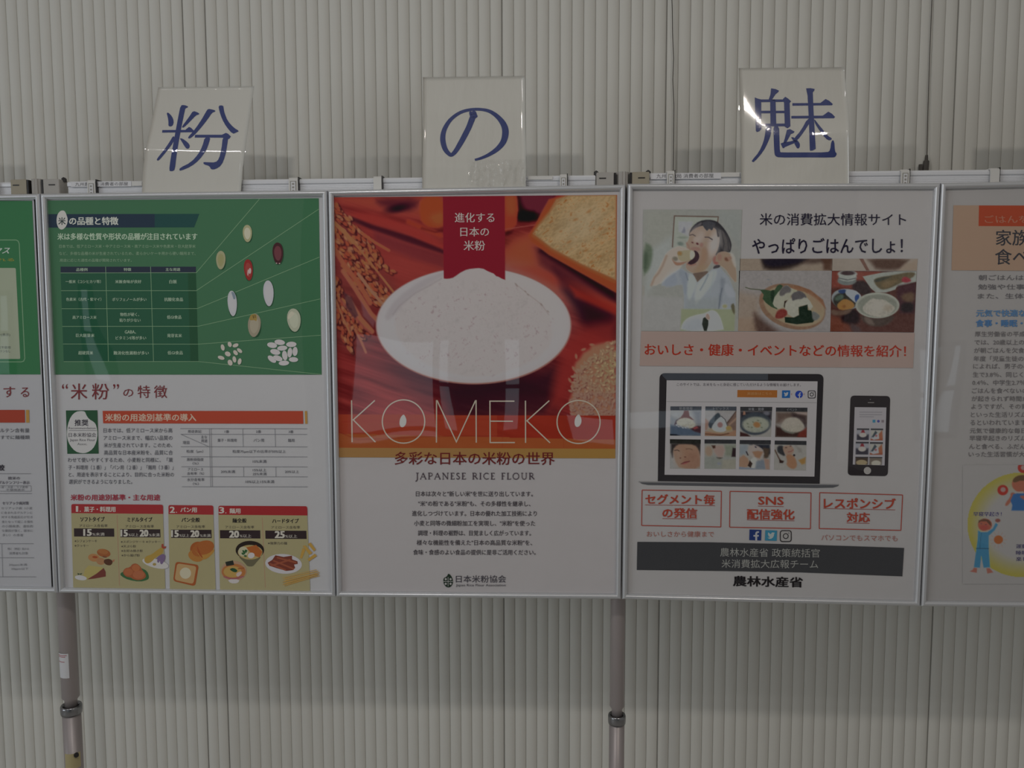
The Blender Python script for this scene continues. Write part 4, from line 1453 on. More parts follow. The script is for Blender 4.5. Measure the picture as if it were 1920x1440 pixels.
A.line([(790, 424), (815, 432), (832, 428)], 3, (70, 26, 26), 4, .8)
# right: egg shapes, board, bread
A.poly([(944, 470), (1010, 430), (1060, 455), (1060, 480), (1156, 560), (1158, 640), (1060, 560), (1000, 520), (946, 498)], (132, 62, 42), 12, 0, .95)
A.ell(985, 470, 30, 26, (146, 74, 48), 0, 22, .9)
A.poly([(970, 364), (1040, 364), (1010, 412), (972, 412)], (34, 16, 22), 5, 0)
A.ell(1008, 364, 32, 36, (80, 34, 40), 0, 6)
A.poly([(970, 390), (1012, 394), (1000, 415), (968, 412)], (22, 12, 16), 5, 1, .9)
A.poly([(946, 364), (968, 364), (971, 392), (968, 418), (955, 434), (946, 438)], (140, 58, 38), 3, 0)
A.poly([(946, 364), (968, 364), (968, 400), (950, 400)], (146, 78, 44), 8, 1, .8)
A.line([(948, 436), (985, 424), (1008, 420)], 5, (92, 34, 30), 5, .8)
A.ell(952, 434, 8, 4, (44, 18, 20), -20, 4, .8)
A.line([(920, 431), (1006, 419)], 1.5, (150, 90, 76), 1.5, .5)
A.poly([(1000, 462), (1020, 452), (1158, 540), (1158, 620), (1080, 560), (1010, 496)], (72, 34, 36), 14, 0, .9)
A.poly([(960, 498), (1000, 500), (1080, 530), (1158, 570), (1158, 585), (1075, 548), (1000, 520)], (138, 50, 34), 9, 0, .85)
A.poly([(1040, 500), (1158, 590), (1158, 625), (1100, 600), (1050, 545)], (50, 24, 30), 12, 0, .7)
A.poly([(1015, 455), (1158, 548), (1158, 565), (1100, 528), (1012, 470)], (30, 18, 24), 7, 0, .9)
A.poly([(1062, 545), (1158, 600), (1158, 640), (1100, 620)], (34, 20, 26), 12, 0, .85)
A.poly([(1070, 535), (1158, 578), (1158, 590), (1080, 556)], (120, 38, 28), 6, 0, .8)
crust = [(1034, 364), (1066, 364), (1062, 378), (1014, 420), (1002, 440), (992, 437), (1000, 424), (1014, 400), (1032, 380)]
A.poly([(1030, 372), (1060, 364), (1158, 364), (1158, 548), (1090, 510), (1030, 476), (996, 450), (991, 440), (1004, 420), (1014, 400)], (150, 72, 40), 3, 0)
A.poly([(1044, 372), (1066, 364), (1156.5, 364), (1156.5, 524), (1090, 494), (1035, 464), (1000, 436), (1010, 420), (1030, 396)], (176, 146, 104), 3.5, 0)
n1 = A.noise(12, -40, 2.5, 3)
n2 = A.noise(3.2, -35, 2.2, 4)
n3 = A.noise(2.0, -35, 2.0, 14)
w = A._win(990, 364, 1158, 540)
m = (A.A[w][..., 1] > 128) & (A.X[w] > 995)
d = (12 * n1 + 14 * n2 + 13 * n3)[w] * m
d2 = -np.clip(n2 + n3 - 0.5, 0, 1)[w] * 60 * m
A.A[w] += np.stack([d + d2 * .5, d + d2 * 1.0, d * .9 + d2 * 1.1], 2)
A.ell(1090, 420, 46, 30, (178, 162, 134), -35, 26, .5)
A.line([(1000, 440), (1035, 466), (1090, 496), (1155, 528)], 3, (156, 92, 54), 4, .7)
A.line([(1003, 428), (1030, 396), (1048, 374)], 2.5, (162, 100, 58), 3, .7)
for x, y in ((1068, 452), (1100, 468), (1125, 480), (1128, 428), (1105, 395), (1145, 418), (1080, 410), (1148, 505), (1110, 490)):
    A.ell(x, y, 4.5, 2, (164, 108, 60), -25, 2, .7)
# ears of rice on the left
A.poly([(621, 372), (650, 395), (700, 470), (745, 540), (752, 575), (712, 560), (690, 590), (700, 640), (668, 668), (621, 640)], (84, 46, 40), 16, 0, .55)
rr = np.random.default_rng(11)


def stalk(p, w0, c, soft=1.5, a=1.0):
    A.line(p, w0, c, soft, a)


def ear(p, wid, n, seed, dark=1.0):
    r = np.random.default_rng(seed)
    p = np.array(p, float)
    seg = np.linalg.norm(np.diff(p, axis=0), axis=1)
    cum = np.concatenate([[0], np.cumsum(seg)]) / seg.sum()
    for _ in range(n):
        t = r.uniform(0, 1)
        x, y = np.interp(t, cum, p[:, 0]), np.interp(t, cum, p[:, 1])
        i = min(len(p) - 2, int(np.searchsorted(cum, t) - 1) if t > 0 else 0)
        dr = p[i + 1] - p[i]
        dr = dr / np.linalg.norm(dr)
        o = r.uniform(-1, 1) * wid
        x, y = x - dr[1] * o, y + dr[0] * o
        ang = math.degrees(math.atan2(dr[1], dr[0])) + r.uniform(-28, 28)
        c = np.array([[150, 84, 54], [134, 66, 44], [166, 108, 76], [120, 56, 40], [158, 96, 60]][r.integers(5)]) * dark
        A.ell(x + 1.6, y + 1.6, 5.6, 3.2, (38, 20, 22), ang, 2, .8)
        A.ell(x, y, 5.2, 2.7, c, ang, 1.4)
        A.ell(x - .8, y - .8, 2.2, 1.0, c * 1.14, ang, 1.4, .7)


ear([(622, 382), (650, 412), (680, 455), (700, 500)], 10, 95, 1)
ear([(680, 440), (700, 466), (716, 500), (735, 512)], 6, 34, 2)
ear([(622, 430), (650, 470), (680, 520), (712, 560)], 20, 190, 3)
ear([(640, 480), (690, 540), (725, 565)], 14, 100, 4)
ear([(622, 520), (630, 560), (645, 600), (650, 640)], 9, 90, 5)
ear([(640, 560), (660, 600), (680, 630)], 9, 50, 6)
ear([(625, 590), (640, 630), (652, 655), (655, 664)], 5, 30, 7)
stalk([(624, 410), (650, 436), (680, 474), (740, 552)], [3.4, 3][0], (150, 96, 62), 1.2)
stalk([(624, 412), (645, 432), (660, 450)], 7, (150, 98, 64), 2)
stalk([(676, 432), (700, 450), (727, 466)], 5, (150, 82, 56), 1.5)
stalk([(624, 462), (640, 490), (670, 530), (690, 566)], 8, (148, 80, 58), 2)
stalk([(640, 505), (660, 535), (690, 585), (702, 598)], 8, (144, 84, 62), 2)
stalk([(668, 510), (690, 540), (712, 566)], 5, (156, 108, 84), 1.5)
stalk([(648, 556), (670, 595), (692, 620)], 9, (150, 90, 64), 2)
stalk([(634, 560), (655, 585), (676, 612), (690, 622)], 5, (112, 60, 50), 2, .8)
stalk([(660, 616), (672, 640), (680, 660)], 4, (148, 88, 62), 1.5)
stalk([(625, 560), (640, 600), (652, 626)], 3, (152, 96, 66), 1.2)
A.line([(690, 505), (715, 512), (738, 506)], 3, (104, 44, 38), 3, .6)
A.poly([(640, 545), (655, 555), (668, 590), (660, 595), (645, 575)], (58, 40, 42), 3, 0, .8)
A.poly([(672, 560), (690, 590), (700, 600), (695, 612), (676, 590)], (96, 62, 62), 3, 0, .8)
# bowl shadow, cup reflections
A.ell(890, 690, 150, 60, (40, 24, 28), 0, 30, .75)
A.poly([(830, 722), (1005, 706), (1040, 690), (1040, 770), (1000, 785), (840, 785)], (34, 26, 30), 18, 0, .7)
A.poly([(1060, 640), (1100, 610), (1158, 600), (1158, 650), (1090, 690), (1060, 750), (1030, 770)], (112, 40, 34), 16, 0, .8)
# the bowl and flour
bt = []
A.ell(886.5, 610.5, 185.5, 110, (150, 100, 88), 0, 1.6)
A.ell(886, 609, 185, 109.5, (136, 130, 132), 0, 1.6)
A.ell(886, 609, 180, 104, (134, 131, 133), 0, 5)
A.ell(960, 560, 90, 50, (138, 132, 130), 20, 40, .6)
A.poly([(735, 580), (760, 556), (810, 520), (835, 507), (880, 498), (900, 500), (935, 515), (960, 528), (985, 545), (1016, 566), (1030, 588), (1040, 640), (1000, 680), (900, 712), (800, 690), (740, 640)], (134, 128, 128), 4, 1, .8)
fn1 = A.noise(16, -30, 1.6, 21)
fn2 = A.noise(4.5, -30, 1.8, 22)
fn3 = A.noise(2.2, None, 1, 23)
w = A._win(735, 498, 1040, 716)
msk = np.clip(1.15 - np.sqrt(((A.X[w] - 887) / 158) ** 2 + ((A.Y[w] - 612) / 96) ** 2), 0, .35) / .35
d = (4 * fn1 + 4 * fn2 + 4 * fn3)[w] * msk
pk = -np.clip(fn2 * .7 + fn3 * .6 + fn1 * .4 - .42, 0, 1)[w] * msk * 34
A.A[w] += np.stack([d + pk * .8, d + pk * 1.1, d + pk * 1.0], 2)
A.poly([(715, 590), (740, 555), (790, 520), (832, 505), (834, 512), (800, 532), (760, 560), (738, 588), (722, 602)], (122, 116, 119), 6, 1, .8)
A.line([(733, 588), (745, 572), (775, 548), (800, 535), (826, 520)], 1.5, (108, 100, 103), 2.5, .6)
for x, y in ((967, 531), (969, 534), (985, 545), (990, 551), (1015, 569), (1016, 571), (1028, 583)):
    A.ell(x, y, 2.2, 1.1, (98, 84, 80), 40, 1.2, .7)
A.line([(966, 530), (990, 550), (1016, 570), (1030, 590)], 1.0, (112, 100, 98), 1.5, .7)
# red banner falls behind the flour heap
A.poly([(830.3, 364), (946.9, 364), (946.9, 523), (941, 521), (934, 517), (930, 516), (925, 511), (920, 509), (913, 506), (906, 502), (897, 500.5), (890, 501), (880, 502), (872, 504), (862, 509), (855, 514), (848, 518.5), (842, 520), (836, 520.5), (830.3, 520)], (98, 30, 35), 0.8)
w = A._win(830.3, 364, 946.9, 524)
# rice heap lower right
A.poly([(1156, 640), (1140, 642), (1112, 648), (1108, 655), (1096, 662), (1090, 672), (1082, 680), (1078, 690), (1082, 702), (1086, 720), (1076, 735), (1070, 750), (1074, 780), (1158, 782)], (140, 98, 76), 5, 0)
for i in range(620):
    x, y = rr.uniform(1070, 1158), rr.uniform(640, 784)
    lim = 1156 - 45 * min(1, max(0, (y - 640) / 30)) - 35 * min(1, max(0, (y - 665) / 40)) - 8 * min(1, max(0, (y - 720) / 30))
    if x < lim - 2:
        continue
    yel = np.clip(1 - abs(y - 690) / 70, 0, 1) * np.clip((x - 1085) / 60, 0, 1)
    c = np.array([168, 134, 112]) * (1 - yel) + np.array([190, 168, 122]) * yel
    if y > 735:
        c = c * .93 + np.array([6, 2, 6])
    c = c * rr.uniform(.72, 1.08)
    an = rr.uniform(0, 180)
    A.ell(x + .9, y + .9, 4.2, 2.2, (74, 44, 38), an, 1.5, .7)
    A.ell(x, y, 3.8, 1.9, c, an, 1.2)
for x, y in ((1096, 655), (1077, 691), (1070, 713), (1076, 722), (1112, 646), (1140, 643), (1082, 668)):
    A.ell(x, y, 4.5, 2.2, (150, 104, 82), rr.uniform(0, 180), 1.3)
# bands at the foot
yb = A.Y - (A.X - 632) * 0.0015
low = yb > 778.5
A.A[low] = np.array([122, 50, 32]) + np.stack([6 * g1, 3 * g1, 2 * g1], 2)[low]
wv = yb > 815 + 9 * np.clip((A.X - 632) / 500, 0, 1)
A.A[wv] = np.array([128, 68, 36]) + np.stack([4 * g1, 3 * g1, 2 * g1], 2)[wv]
rt = low & (A.X > 930) & ~wv
A.A[rt] = A.A[rt] * np.array([.92, .8, .85])
A.line([(626, 812), (660, 826), (720, 824), (800, 820), (940, 818)], 1.4, (96, 38, 26), 1.6, .8)
A.line([(632, 792), (700, 790), (740, 792), (820, 788), (1000, 786)], 1.4, (112, 36, 28), 2, .7)
for x in (742, 820, 942, 1060):
    A.line([(x, 780), (x - 2, 840)], 1, (104, 42, 28), 1.2, .5)
bb = yb > 841.3
A.A[bb] = np.array([156, 116, 70])
rb = bb & (A.X > 880)
f = np.clip((A.X - 800) / 300, 0, 1)[rb][:, None]
A.A[rb] = A.A[rb] * (1 - f) + np.array([148, 112, 58]) * f
# hold the colour back outside the bright bread, as in the photograph
A.A[..., 1] -= 4 * (A.A[..., 1] < 75)
A.build('bowl_picture', S2, 1, 'printed picture of a white bowl heaped with flour',
        quad=[(621.8, 370), (1157.0, 365.4), (1153.6, 859.5), (632.2, 857.4)])
k = Ink(W2, 3)
LT = (190, 180, 176)
k.text('進化する', 852.8, 398.8, 927, 417, LT, 0.012)
k.text('日本の', 863.2, 425.8, 916.8, 443.2, LT, 0.012)
k.text('米粉', 869.5, 451, 909.2, 469.8, LT, 0.012)
k.build('banner_lettering', S2, stuff=True)
k = Ink(W2, 3)
KC = (200, 188, 170)
KW = 2.3
k.line([(659.2, 750.5), (660.2, 829)], KW, KC)
k.line([(702.8, 750.8), (662.4, 787.2), (704, 829)], KW, KC)
k.ring(756.6, 790.3, 39.8, 40.6, KW, KC)
k.line([(818.3, 830), (818.5, 751.4), (819.8, 751.4), (855.7, 828.6), (891.4, 751.4), (892.6, 751.4), (893, 830)], KW, KC)
k.line([(965.4, 829.8), (919, 829.8), (918.6, 752.2), (964.5, 752.2)], KW, KC)
k.line([(919, 789.7), (961.8, 789.9)], KW, KC)
k.line([(985.2, 751.2), (985.4, 830.4)], KW, KC)
k.line([(1029.9, 751.2), (988, 789), (1031.4, 830.4)], KW, KC)
k.ring(1084.8, 791.2, 40.4, 40.4, KW, KC)
for cx, cy in ((755.6, 789.4), (1083.8, 788.8)):
    k.poly([(cx + 1, cy - 12.5), (cx + 3.6, cy - 10), (cx + 6.6, cy - 3), (cx + 6.2, cy + 4), (cx + 3.4, cy + 9.5), (cx - 1, cy + 12.2), (cx - 5, cy + 10.5), (cx - 6.8, cy + 5), (cx - 6, cy - 3), (cx - 3, cy - 9)], (184, 182, 178), 1)
k.build('large_lettering', S2, stuff=True)
k = Ink(W2, 3)
k.text('多彩な日本の米粉の世界', 740.4, 847.2, 1039.6, 871.2, (78, 32, 32), 0.012, dy=0.6)
# small-capital roman line, drawn stroke by stroke: thick and thin strokes with serifs
TN, TK = 0.09, 0.17
GL = {
    'J': (0.30, [([(0.2, 0), (0.2, 1.05), (0.1, 1.28), (-0.05, 1.34)], TK), ([(0.02, 0), (0.38, 0)], TN)]),
    'A': (0.78, [([(0.05, 1), (0.38, 0)], TN), ([(0.38, 0), (0.74, 1)], TK), ([(0.18, .64), (0.6, .64)], TN), ([(-.03, 1), (.16, 1)], TN), ([(.62, 1), (.84, 1)], TN)]),
    'P': (0.55, [([(0.12, 0), (0.12, 1)], TK), ([(0, 0), (0.34, 0), (0.52, .12), (0.52, .38), (0.36, .52), (.12, .52)], TN * 1.2), ([(0, 1), (.28, 1)], TN)]),
    'N': (0.80, [([(0.1, 0), (0.1, 1)], TN), ([(0.1, 0), (0.7, 1)], TK), ([(0.7, 0), (0.7, 1)], TN), ([(-.04, 0), (.16, 0)], TN), ([(.58, 0), (.84, 0)], TN), ([(0, 1), (.24, 1)], TN)]),
    'E': (0.50, [([(0.12, 0), (0.12, 1)], TK), ([(0, 0), (0.46, 0), (.46, .14)], TN), ([(.12, .48), (.4, .48)], TN), ([(0, 1), (0.48, 1), (.5, .84)], TN)]),
    'S': (0.44, [([(.38, .14), (.3, .02), (.12, .04), (.04, .2), (.12, .4), (.34, .58), (.42, .78), (.3, .97), (.12, .99), (.03, .82)], TN * 1.5)]),
    'R': (0.66, [([(0.12, 0), (0.12, 1)], TK), ([(0, 0), (0.34, 0), (0.5, .12), (0.5, .36), (0.36, .48), (.12, .48)], TN * 1.2), ([(.3, .48), (.68, 1)], TK), ([(0, 1), (.26, 1)], TN)]),
    'I': (0.24, [([(0.12, 0), (0.12, 1)], TK), ([(0, 0), (.24, 0)], TN), ([(0, 1), (.24, 1)], TN)]),
    'C': (0.72, [([(.7, .16), (.5, .01), (.28, .04), (.08, .26), (.05, .58), (.2, .88), (.44, 1.0), (.7, .88)], TN * 1.4)]),
    'F': (0.46, [([(0.12, 0), (0.12, 1)], TK), ([(0, 0), (0.46, 0), (.46, .14)], TN), ([(.12, .48), (.4, .48)], TN), ([(0, 1), (.26, 1)], TN)]),
    'L': (0.48, [([(0.12, 0), (0.12, 1)], TK), ([(0, 0), (.26, 0)], TN), ([(0, 1), (0.48, 1), (.5, .82)], TN)]),
    'O': (0.84, [([(.42, .0), (.2, .06), (.05, .34), (.05, .66), (.2, .94), (.42, 1.0), (.64, .94), (.79, .66), (.79, .34), (.64, .06), (.42, 0)], TN * 1.4)]),
    'U': (0.76, [([(0.12, 0), (0.12, .7), (.24, .94), (.42, 1.0), (.58, .92), (.66, .7), (.66, 0)], TN * 1.3), ([(0, 0), (.26, 0)], TN), ([(.56, 0), (.78, 0)], TN)]),
}
txt = 'JAPANESE RICE FLOUR'
H = 11.6
adv = [0.62 if c == ' ' else GL[c][0] + 0.26 for c in txt]
tot = sum(adv) - 0.26
sc = (1001.3 - 779.6) / tot
x = 779.6
for c, a in zip(txt, adv):
    if c != ' ':
        h = H * (1.22 if c == 'J' and False else 1.0)
        for pts, wd in GL[c][1]:
            k.line([(x + px_ * sc, 886.8 + (x - 779) * 0.0012 + py_ * h) for px_, py_ in pts], max(0.9, wd * 11), (54, 46, 52))
    x += a * sc
k.build('title_lettering', S2, stuff=True)
k = Ink(W2, 3)
for s, x0, x1, y in (('日本は次々と"新しい米"を世に送り出しています。', 779.8, 999, 925.8), ('"米"の粉である"米粉"も、その多様性を継承し、', 784.4, 994.6, 944.3), ('進化しつづけています。日本の優れた加工技術により', 772.5, 1006.4, 962.6),
                     ('小麦と同等の微細粉加工を実現し、"米粉"を使った', 776.5, 1003.4, 981), ('調理・料理の裾野は、目覚ましく広がっています。', 783.6, 995.5, 999.3), ('様々な機能性を備えた"日本の高品質な米粉"を、', 781.3, 997.5, 1017.3), ('食味・食感のよい食品の提供に是非ご活用ください。', 774.6, 1004.4, 1035.4)):
    k.text(s, x0, y - 5, x1, y + 5, (52, 48, 52), 0.012, dy=0.3)
k.text('日本米粉協会', 854.8, 1078.8, 948.8, 1092.3, (48, 46, 52), 0.004)
k.text('Japan Rice Flour Association', 854.9, 1095, 948, 1100.6, (60, 58, 62), 0.008)
k.build('body_text', S2)
k = Ink(W2, 3)
k.poly([(840.3, 1075.3), (844.5, 1078), (847.6, 1083), (849.4, 1089), (848.6, 1095), (845.4, 1100), (840.5, 1101.8), (835.6, 1099.6), (832.2, 1095), (831, 1089.5), (832, 1083.5), (836.5, 1082), (839, 1079)], (28, 38, 30), 1)
PW = (118, 116, 116)
k.line([(840.2, 1082), (840.2, 1099.5)], 0.9, PW)
k.line([(831.4, 1090.3), (849.2, 1090.3)], 0.9, PW)
for x, y in ((835.8, 1086), (844.8, 1086), (835.8, 1094.6), (844.8, 1094.6)):
    k.ell(x, y, 2.1, 2.1, PW, 0, 10)
k.build('grain_emblem', S2)
# ================================================================= poster 3 (site poster)
W3 = (122, 119, 121)
# --- boy biting into a rice ball
A = Art(1202, 392, 1392, 622, W3, 1.0, (112, 112, 110), tf=(1170, 340, 6.857))
A.poly([(240, 360), (640, 360), (640, 900), (240, 1300)], (114, 114, 108), 90, 0, .7)
A.poly([(300, 900), (600, 700), (620, 1000), (250, 1500)], (120, 124, 126), 60, 0, .8)
A.poly([(1200, 360), (1520, 360), (1520, 900), (1380, 700), (1210, 480)], (110, 113, 113), 60, 0, .9)
A.poly([(240, 780), (330, 820), (360, 900), (340, 1060), (300, 1160), (230, 1220)], (72, 86, 68), 28, 1, .9)
A.poly([(235, 900), (300, 920), (290, 1100), (235, 1180)], (54, 70, 54), 28, 1, .7)
A.poly([(640, 450), (1200, 460), (1200, 520), (860, 900), (630, 850)], (118, 122, 116), 8)
A.poly([(690, 510), (880, 515), (820, 700), (690, 640)], (124, 124, 132), 14)
A.poly([(765, 570), (790, 660), (725, 660), (750, 620)], (92, 92, 112), 12, 1, .8)
A.ell(745, 720, 60, 14, (92, 104, 92), 0, 10, .7)
A.ell(720, 800, 40, 24, (72, 88, 84), 10, 14, .7)
A.line([(615, 840), (632, 440), (1212, 450), (1205, 520)], 14, (84, 62, 54), 7)
# hair
HAIR = (44, 42, 48)
A.poly([(828, 690), (840, 640), (880, 570), (960, 505), (1080, 484), (1190, 505), (1240, 545), (1300, 610), (1360, 700), (1400, 800), (1395, 870), (1380, 915), (1290, 900), (1200, 960), (1180, 930), (1230, 700), (1150, 560), (1000, 560), (880, 640)], HAIR, 8, 1)
A.poly([(1200, 600), (1300, 640), (1370, 760), (1390, 900), (1280, 900), (1240, 780)], (84, 78, 78), 16, 1, .7)
for q in ([(1300, 640), (1350, 760), (1360, 880)], [(1260, 640), (1300, 800), (1280, 900)], [(1230, 620), (1250, 760), (1220, 880)]):
    A.line(q, 12, (44, 42, 50), 10, .7)
SK, SKL, SKD = (150, 122, 106), (140, 136, 138), (128, 92, 80)
A.poly([(840, 660), (900, 600), (980, 570), (1060, 570), (1180, 590), (1220, 640), (1240, 730), (1225, 860), (1180, 960), (1110, 1090), (1030, 1150), (930, 1185), (860, 1170), (800, 1120), (800, 1060), (830, 1000), (850, 900), (800, 860), (795, 800), (830, 740)], SK, 8, 1)
A.ell(900, 640, 70, 50, (138, 118, 110), 0, 40, .7)
A.ell(1170, 800, 70, 150, (140, 134, 136), 12, 50, .9)
A.ell(980, 720, 50, 90, (144, 128, 124), 20, 40, .8)
A.poly([(1000, 850), (1060, 850), (1090, 950), (1050, 1080), (960, 1150), (970, 1060), (1000, 960)], (150, 110, 86), 30, 1, .85)
A.ell(1000, 1130, 90, 50, (152, 120, 92), -25, 30, .8)
# fringe
A.poly([(1000, 520), (1080, 500), (1180, 530), (1170, 560), (1130, 640), (1100, 600), (1070, 640), (1040, 610), (1010, 570)], (56, 56, 64), 10, 1)
A.poly([(880, 590), (980, 520), (1000, 530), (980, 570), (900, 610), (850, 650)], (84, 78, 84), 12, 1, .8)
A.line([(850, 640), (870, 600), (930, 545)], 14, (60, 58, 66), 8)
A.line([(1150, 570), (1200, 610), (1220, 700)], 26, (64, 60, 66), 12)
# eyes, nose, ear
A.line([(840, 690), (880, 680), (915, 700)], 12, (60, 50, 56), 9)
A.line([(1045, 715), (1090, 715), (1140, 745)], 14, (56, 48, 54), 9)
A.line([(1045, 760), (1100, 770), (1140, 765)], 8, (122, 104, 100), 10, .7)
A.ell(880, 785, 16, 10, (84, 44, 46), 20, 8)
A.ell(945, 800, 20, 14, (84, 40, 44), 30, 8)
A.ell(1000, 815, 22, 26, (136, 86, 80), 0, 16, .8)
A.ell(925, 745, 36, 34, (150, 132, 126), 0, 18, .7)
A.poly([(850, 860), (900, 840), (980, 850), (990, 890), (940, 900), (870, 880)], (134, 92, 84), 12, 1, .9)
A.line([(800, 790), (830, 830), (840, 870)], 14, (140, 92, 80), 14, .7)
# mouth
A.poly([(895, 880), (950, 900), (978, 950), (970, 1010), (920, 1060), (850, 1080), (815, 1060), (850, 1020), (900, 980), (915, 930)], (54, 36, 44), 7, 1)
A.line([(820, 1065), (870, 1082), (930, 1065)], 16, (140, 88, 78), 8, .9)
A.ell(1215, 1010, 60, 60, (140, 82, 74), 0, 18)
A.ell(1290, 965, 75, 60, (156, 118, 98), -10, 18)
# right fist and forearm
A.poly([(1200, 930), (1280, 900), (1370, 915), (1420, 960), (1460, 1080), (1480, 1200), (1480, 1320), (1400, 1230), (1330, 1130), (1250, 1075), (1190, 1050)], (148, 120, 100), 12, 1)
A.poly([(1380, 900), (1440, 940), (1475, 1100), (1450, 1110), (1400, 1000)], (140, 134, 130), 16, 1, .8)
A.ell(1340, 1000, 34, 26, (98, 60, 46), 30, 16)
A.ell(1245, 975, 30, 44, (160, 112, 98), 0, 16)
A.ell(1380, 985, 24, 20, (162, 116, 100), 0, 14)
A.ell(1205, 1050, 26, 16, (138, 72, 68), 0, 12)
A.poly([(1160, 1120), (1180, 1080), (1260, 1070), (1250, 1110), (1180, 1130)], (60, 54, 60), 8, 1)
# neck, shirt
A.poly([(880, 1185), (1000, 1165), (1110, 1150), (1080, 1200), (1000, 1260), (955, 1310), (920, 1230)], (88, 70, 62), 10, 1)
SH, SHL, SHD = (116, 122, 134), (134, 140, 144), (86, 94, 108)
A.poly([(560, 1180), (740, 1120), (830, 1180), (900, 1200), (955, 1305), (1060, 1210), (1150, 1130), (1260, 1110), (1380, 1240), (1440, 1380), (1470, 1440), (1480, 1600), (1450, 1700), (1400, 1760), (790, 1760), (780, 1330), (480, 1350), (500, 1250)], SH, 10, 0)
A.poly([(740, 1120), (830, 1190), (860, 1350), (790, 1500), (760, 1300), (700, 1180)], (108, 116, 132), 20, 1)
A.poly([(840, 1190), (900, 1210), (960, 1310), (900, 1450), (850, 1560), (820, 1400)], (130, 136, 138), 22, 1)
A.poly([(960, 1310), (1060, 1220), (1160, 1140), (1220, 1150), (1180, 1300), (1080, 1420), (980, 1560), (930, 1600), (930, 1420)], (136, 140, 142), 24, 1)
A.line([(1100, 1200), (1060, 1290), (1000, 1400)], 16, (84, 96, 112), 16, .8)
A.line([(800, 1180), (830, 1270)], 14, (80, 88, 104), 12, .8)
A.line([(1180, 1160), (1160, 1300), (1130, 1420)], 18, (116, 126, 134), 20, .8)
A.poly([(1260, 1230), (1340, 1260), (1300, 1420), (1290, 1560), (1260, 1640), (1240, 1560), (1270, 1380)], (92, 98, 112), 22, 1, .8)
A.poly([(1330, 1300), (1440, 1400), (1470, 1480), (1380, 1500), (1330, 1400)], (132, 136, 150), 26, 1, .8)
A.line([(1290, 1380), (1270, 1480), (1255, 1640)], 14, (70, 78, 92), 12, .8)
A.poly([(820, 1520), (1250, 1500), (1230, 1720), (800, 1740)], (106, 112, 116), 40, 0, .6)
A.poly([(540, 1200), (650, 1150), (700, 1300), (650, 1360), (500, 1360)], (112, 120, 138), 20, 1, .8)
# left arm and hand holding the rice ball
A.poly([(620, 860), (700, 830), (780, 850), (860, 880), (800, 1000), (740, 1080), (720, 1110), (560, 1200), (440, 1340), (330, 1345), (370, 1240), (450, 1100), (520, 950), (560, 900)], (152, 138, 130), 12, 1)
A.line([(345, 1340), (385, 1240), (440, 1180), (490, 1090), (540, 960)], 26, (140, 108, 90), 22, .8)
A.poly([(600, 1120), (740, 1080), (700, 1140), (560, 1230), (480, 1310), (450, 1310)], (156, 148, 144), 24, 1, .8)
A.ell(655, 995, 40, 30, (96, 88, 78), 10, 14)
A.poly([(610, 990), (640, 1030), (700, 1050), (800, 1030), (830, 1010), (780, 1060), (700, 1085), (650, 1070)], (150, 98, 76), 14, 1)
A.poly([(680, 920), (720, 895), (800, 880), (880, 885), (915, 920), (915, 970), (870, 1010), (800, 1030), (720, 1025), (690, 980)], (160, 146, 114), 8, 1)
A.poly([(850, 885), (905, 900), (915, 950), (880, 1005), (850, 990)], (158, 154, 144), 10, 1)
A.ell(715, 925, 30, 26, (164, 118, 62), 20, 14)
# table, rice ball in front, white jacket
A.tf = (1190, 480, 7.385)
A.poly([(90, 410), (130, 420), (130, 1040), (90, 1040)], (116, 112, 108), 6)
A.poly([(105, 560), (680, 580), (690, 760), (670, 1045), (95, 1045)], (118, 116, 118), 30, 0, .9)
A.poly([(660, 740), (1440, 740), (1440, 1045), (660, 1045)], (110, 116, 88), 16)
A.ell(1300, 850, 130, 90, (112, 118, 92), 0, 40, .7)
A.poly([(660, 1045), (680, 940), (760, 860), (880, 820), (1000, 800), (1040, 780), (1100, 750), (1170, 770), (1230, 850), (1270, 960), (1290, 1045)], (134, 136, 142), 16, 1)
A.poly([(680, 1045), (700, 940), (880, 860), (980, 900), (990, 1045)], (118, 124, 136), 30, 1, .7)
A.poly([(980, 870), (1010, 850), (1060, 900), (1060, 960), (1040, 1045), (1000, 1045), (968, 950)], (40, 44, 40), 7, 0)
A.poly([(1010, 850), (1040, 790), (1080, 840), (1080, 890), (1050, 890)], (140, 112, 102), 12, 1)
A.poly([(1370, 680), (1430, 650), (1440, 830), (1400, 770)], (78, 72, 52), 14, 1)
A.ell(1290, 700, 34, 26, (124, 120, 82), 0, 16)
A.build('boy_picture', S3, 1, grade=(.72, .98, 1.6), label= 'printed picture of a boy biting a rice ball',
        quad=[(1206, 392.8), (1391.4, 393), (1383.6, 621.2), (1202.2, 620.6)])

# --- strip above, rice balls in a basket
A = Art(1385, 485, 1561, 507.5, W3, 1.0, (120, 104, 92), tf=(1380, 470, 10.667))
A.poly([(480, 150), (1400, 150), (1300, 270), (1000, 390), (560, 395), (500, 260)], (48, 38, 36), 60, 1)
A.poly([(500, 150), (1500, 150), (1250, 250), (800, 330), (600, 310), (520, 220)], (34, 30, 40), 50, 1)
A.poly([(1420, 150), (1920, 150), (1920, 260), (1700, 240), (1560, 260), (1300, 260)], (62, 46, 42), 60, 0, .8)
A.poly([(1700, 150), (1920, 150), (1920, 400), (1760, 390), (1740, 260)], (74, 48, 38), 50, 0, .9)
A.build('pot_picture', S3, 1, grade=(.80, .93, 2.0), quad=[(1387.4, 485.2), (1561, 485), (1560.4, 507.6), (1387, 507.2)])
A = Art(1385, 507, 1560, 622, W3, 1.0, (118, 112, 114), tf=(1380, 470, 10.667))
A.poly([(0, 800), (480, 900), (480, 1700), (0, 1700)], (122, 106, 96), 120)
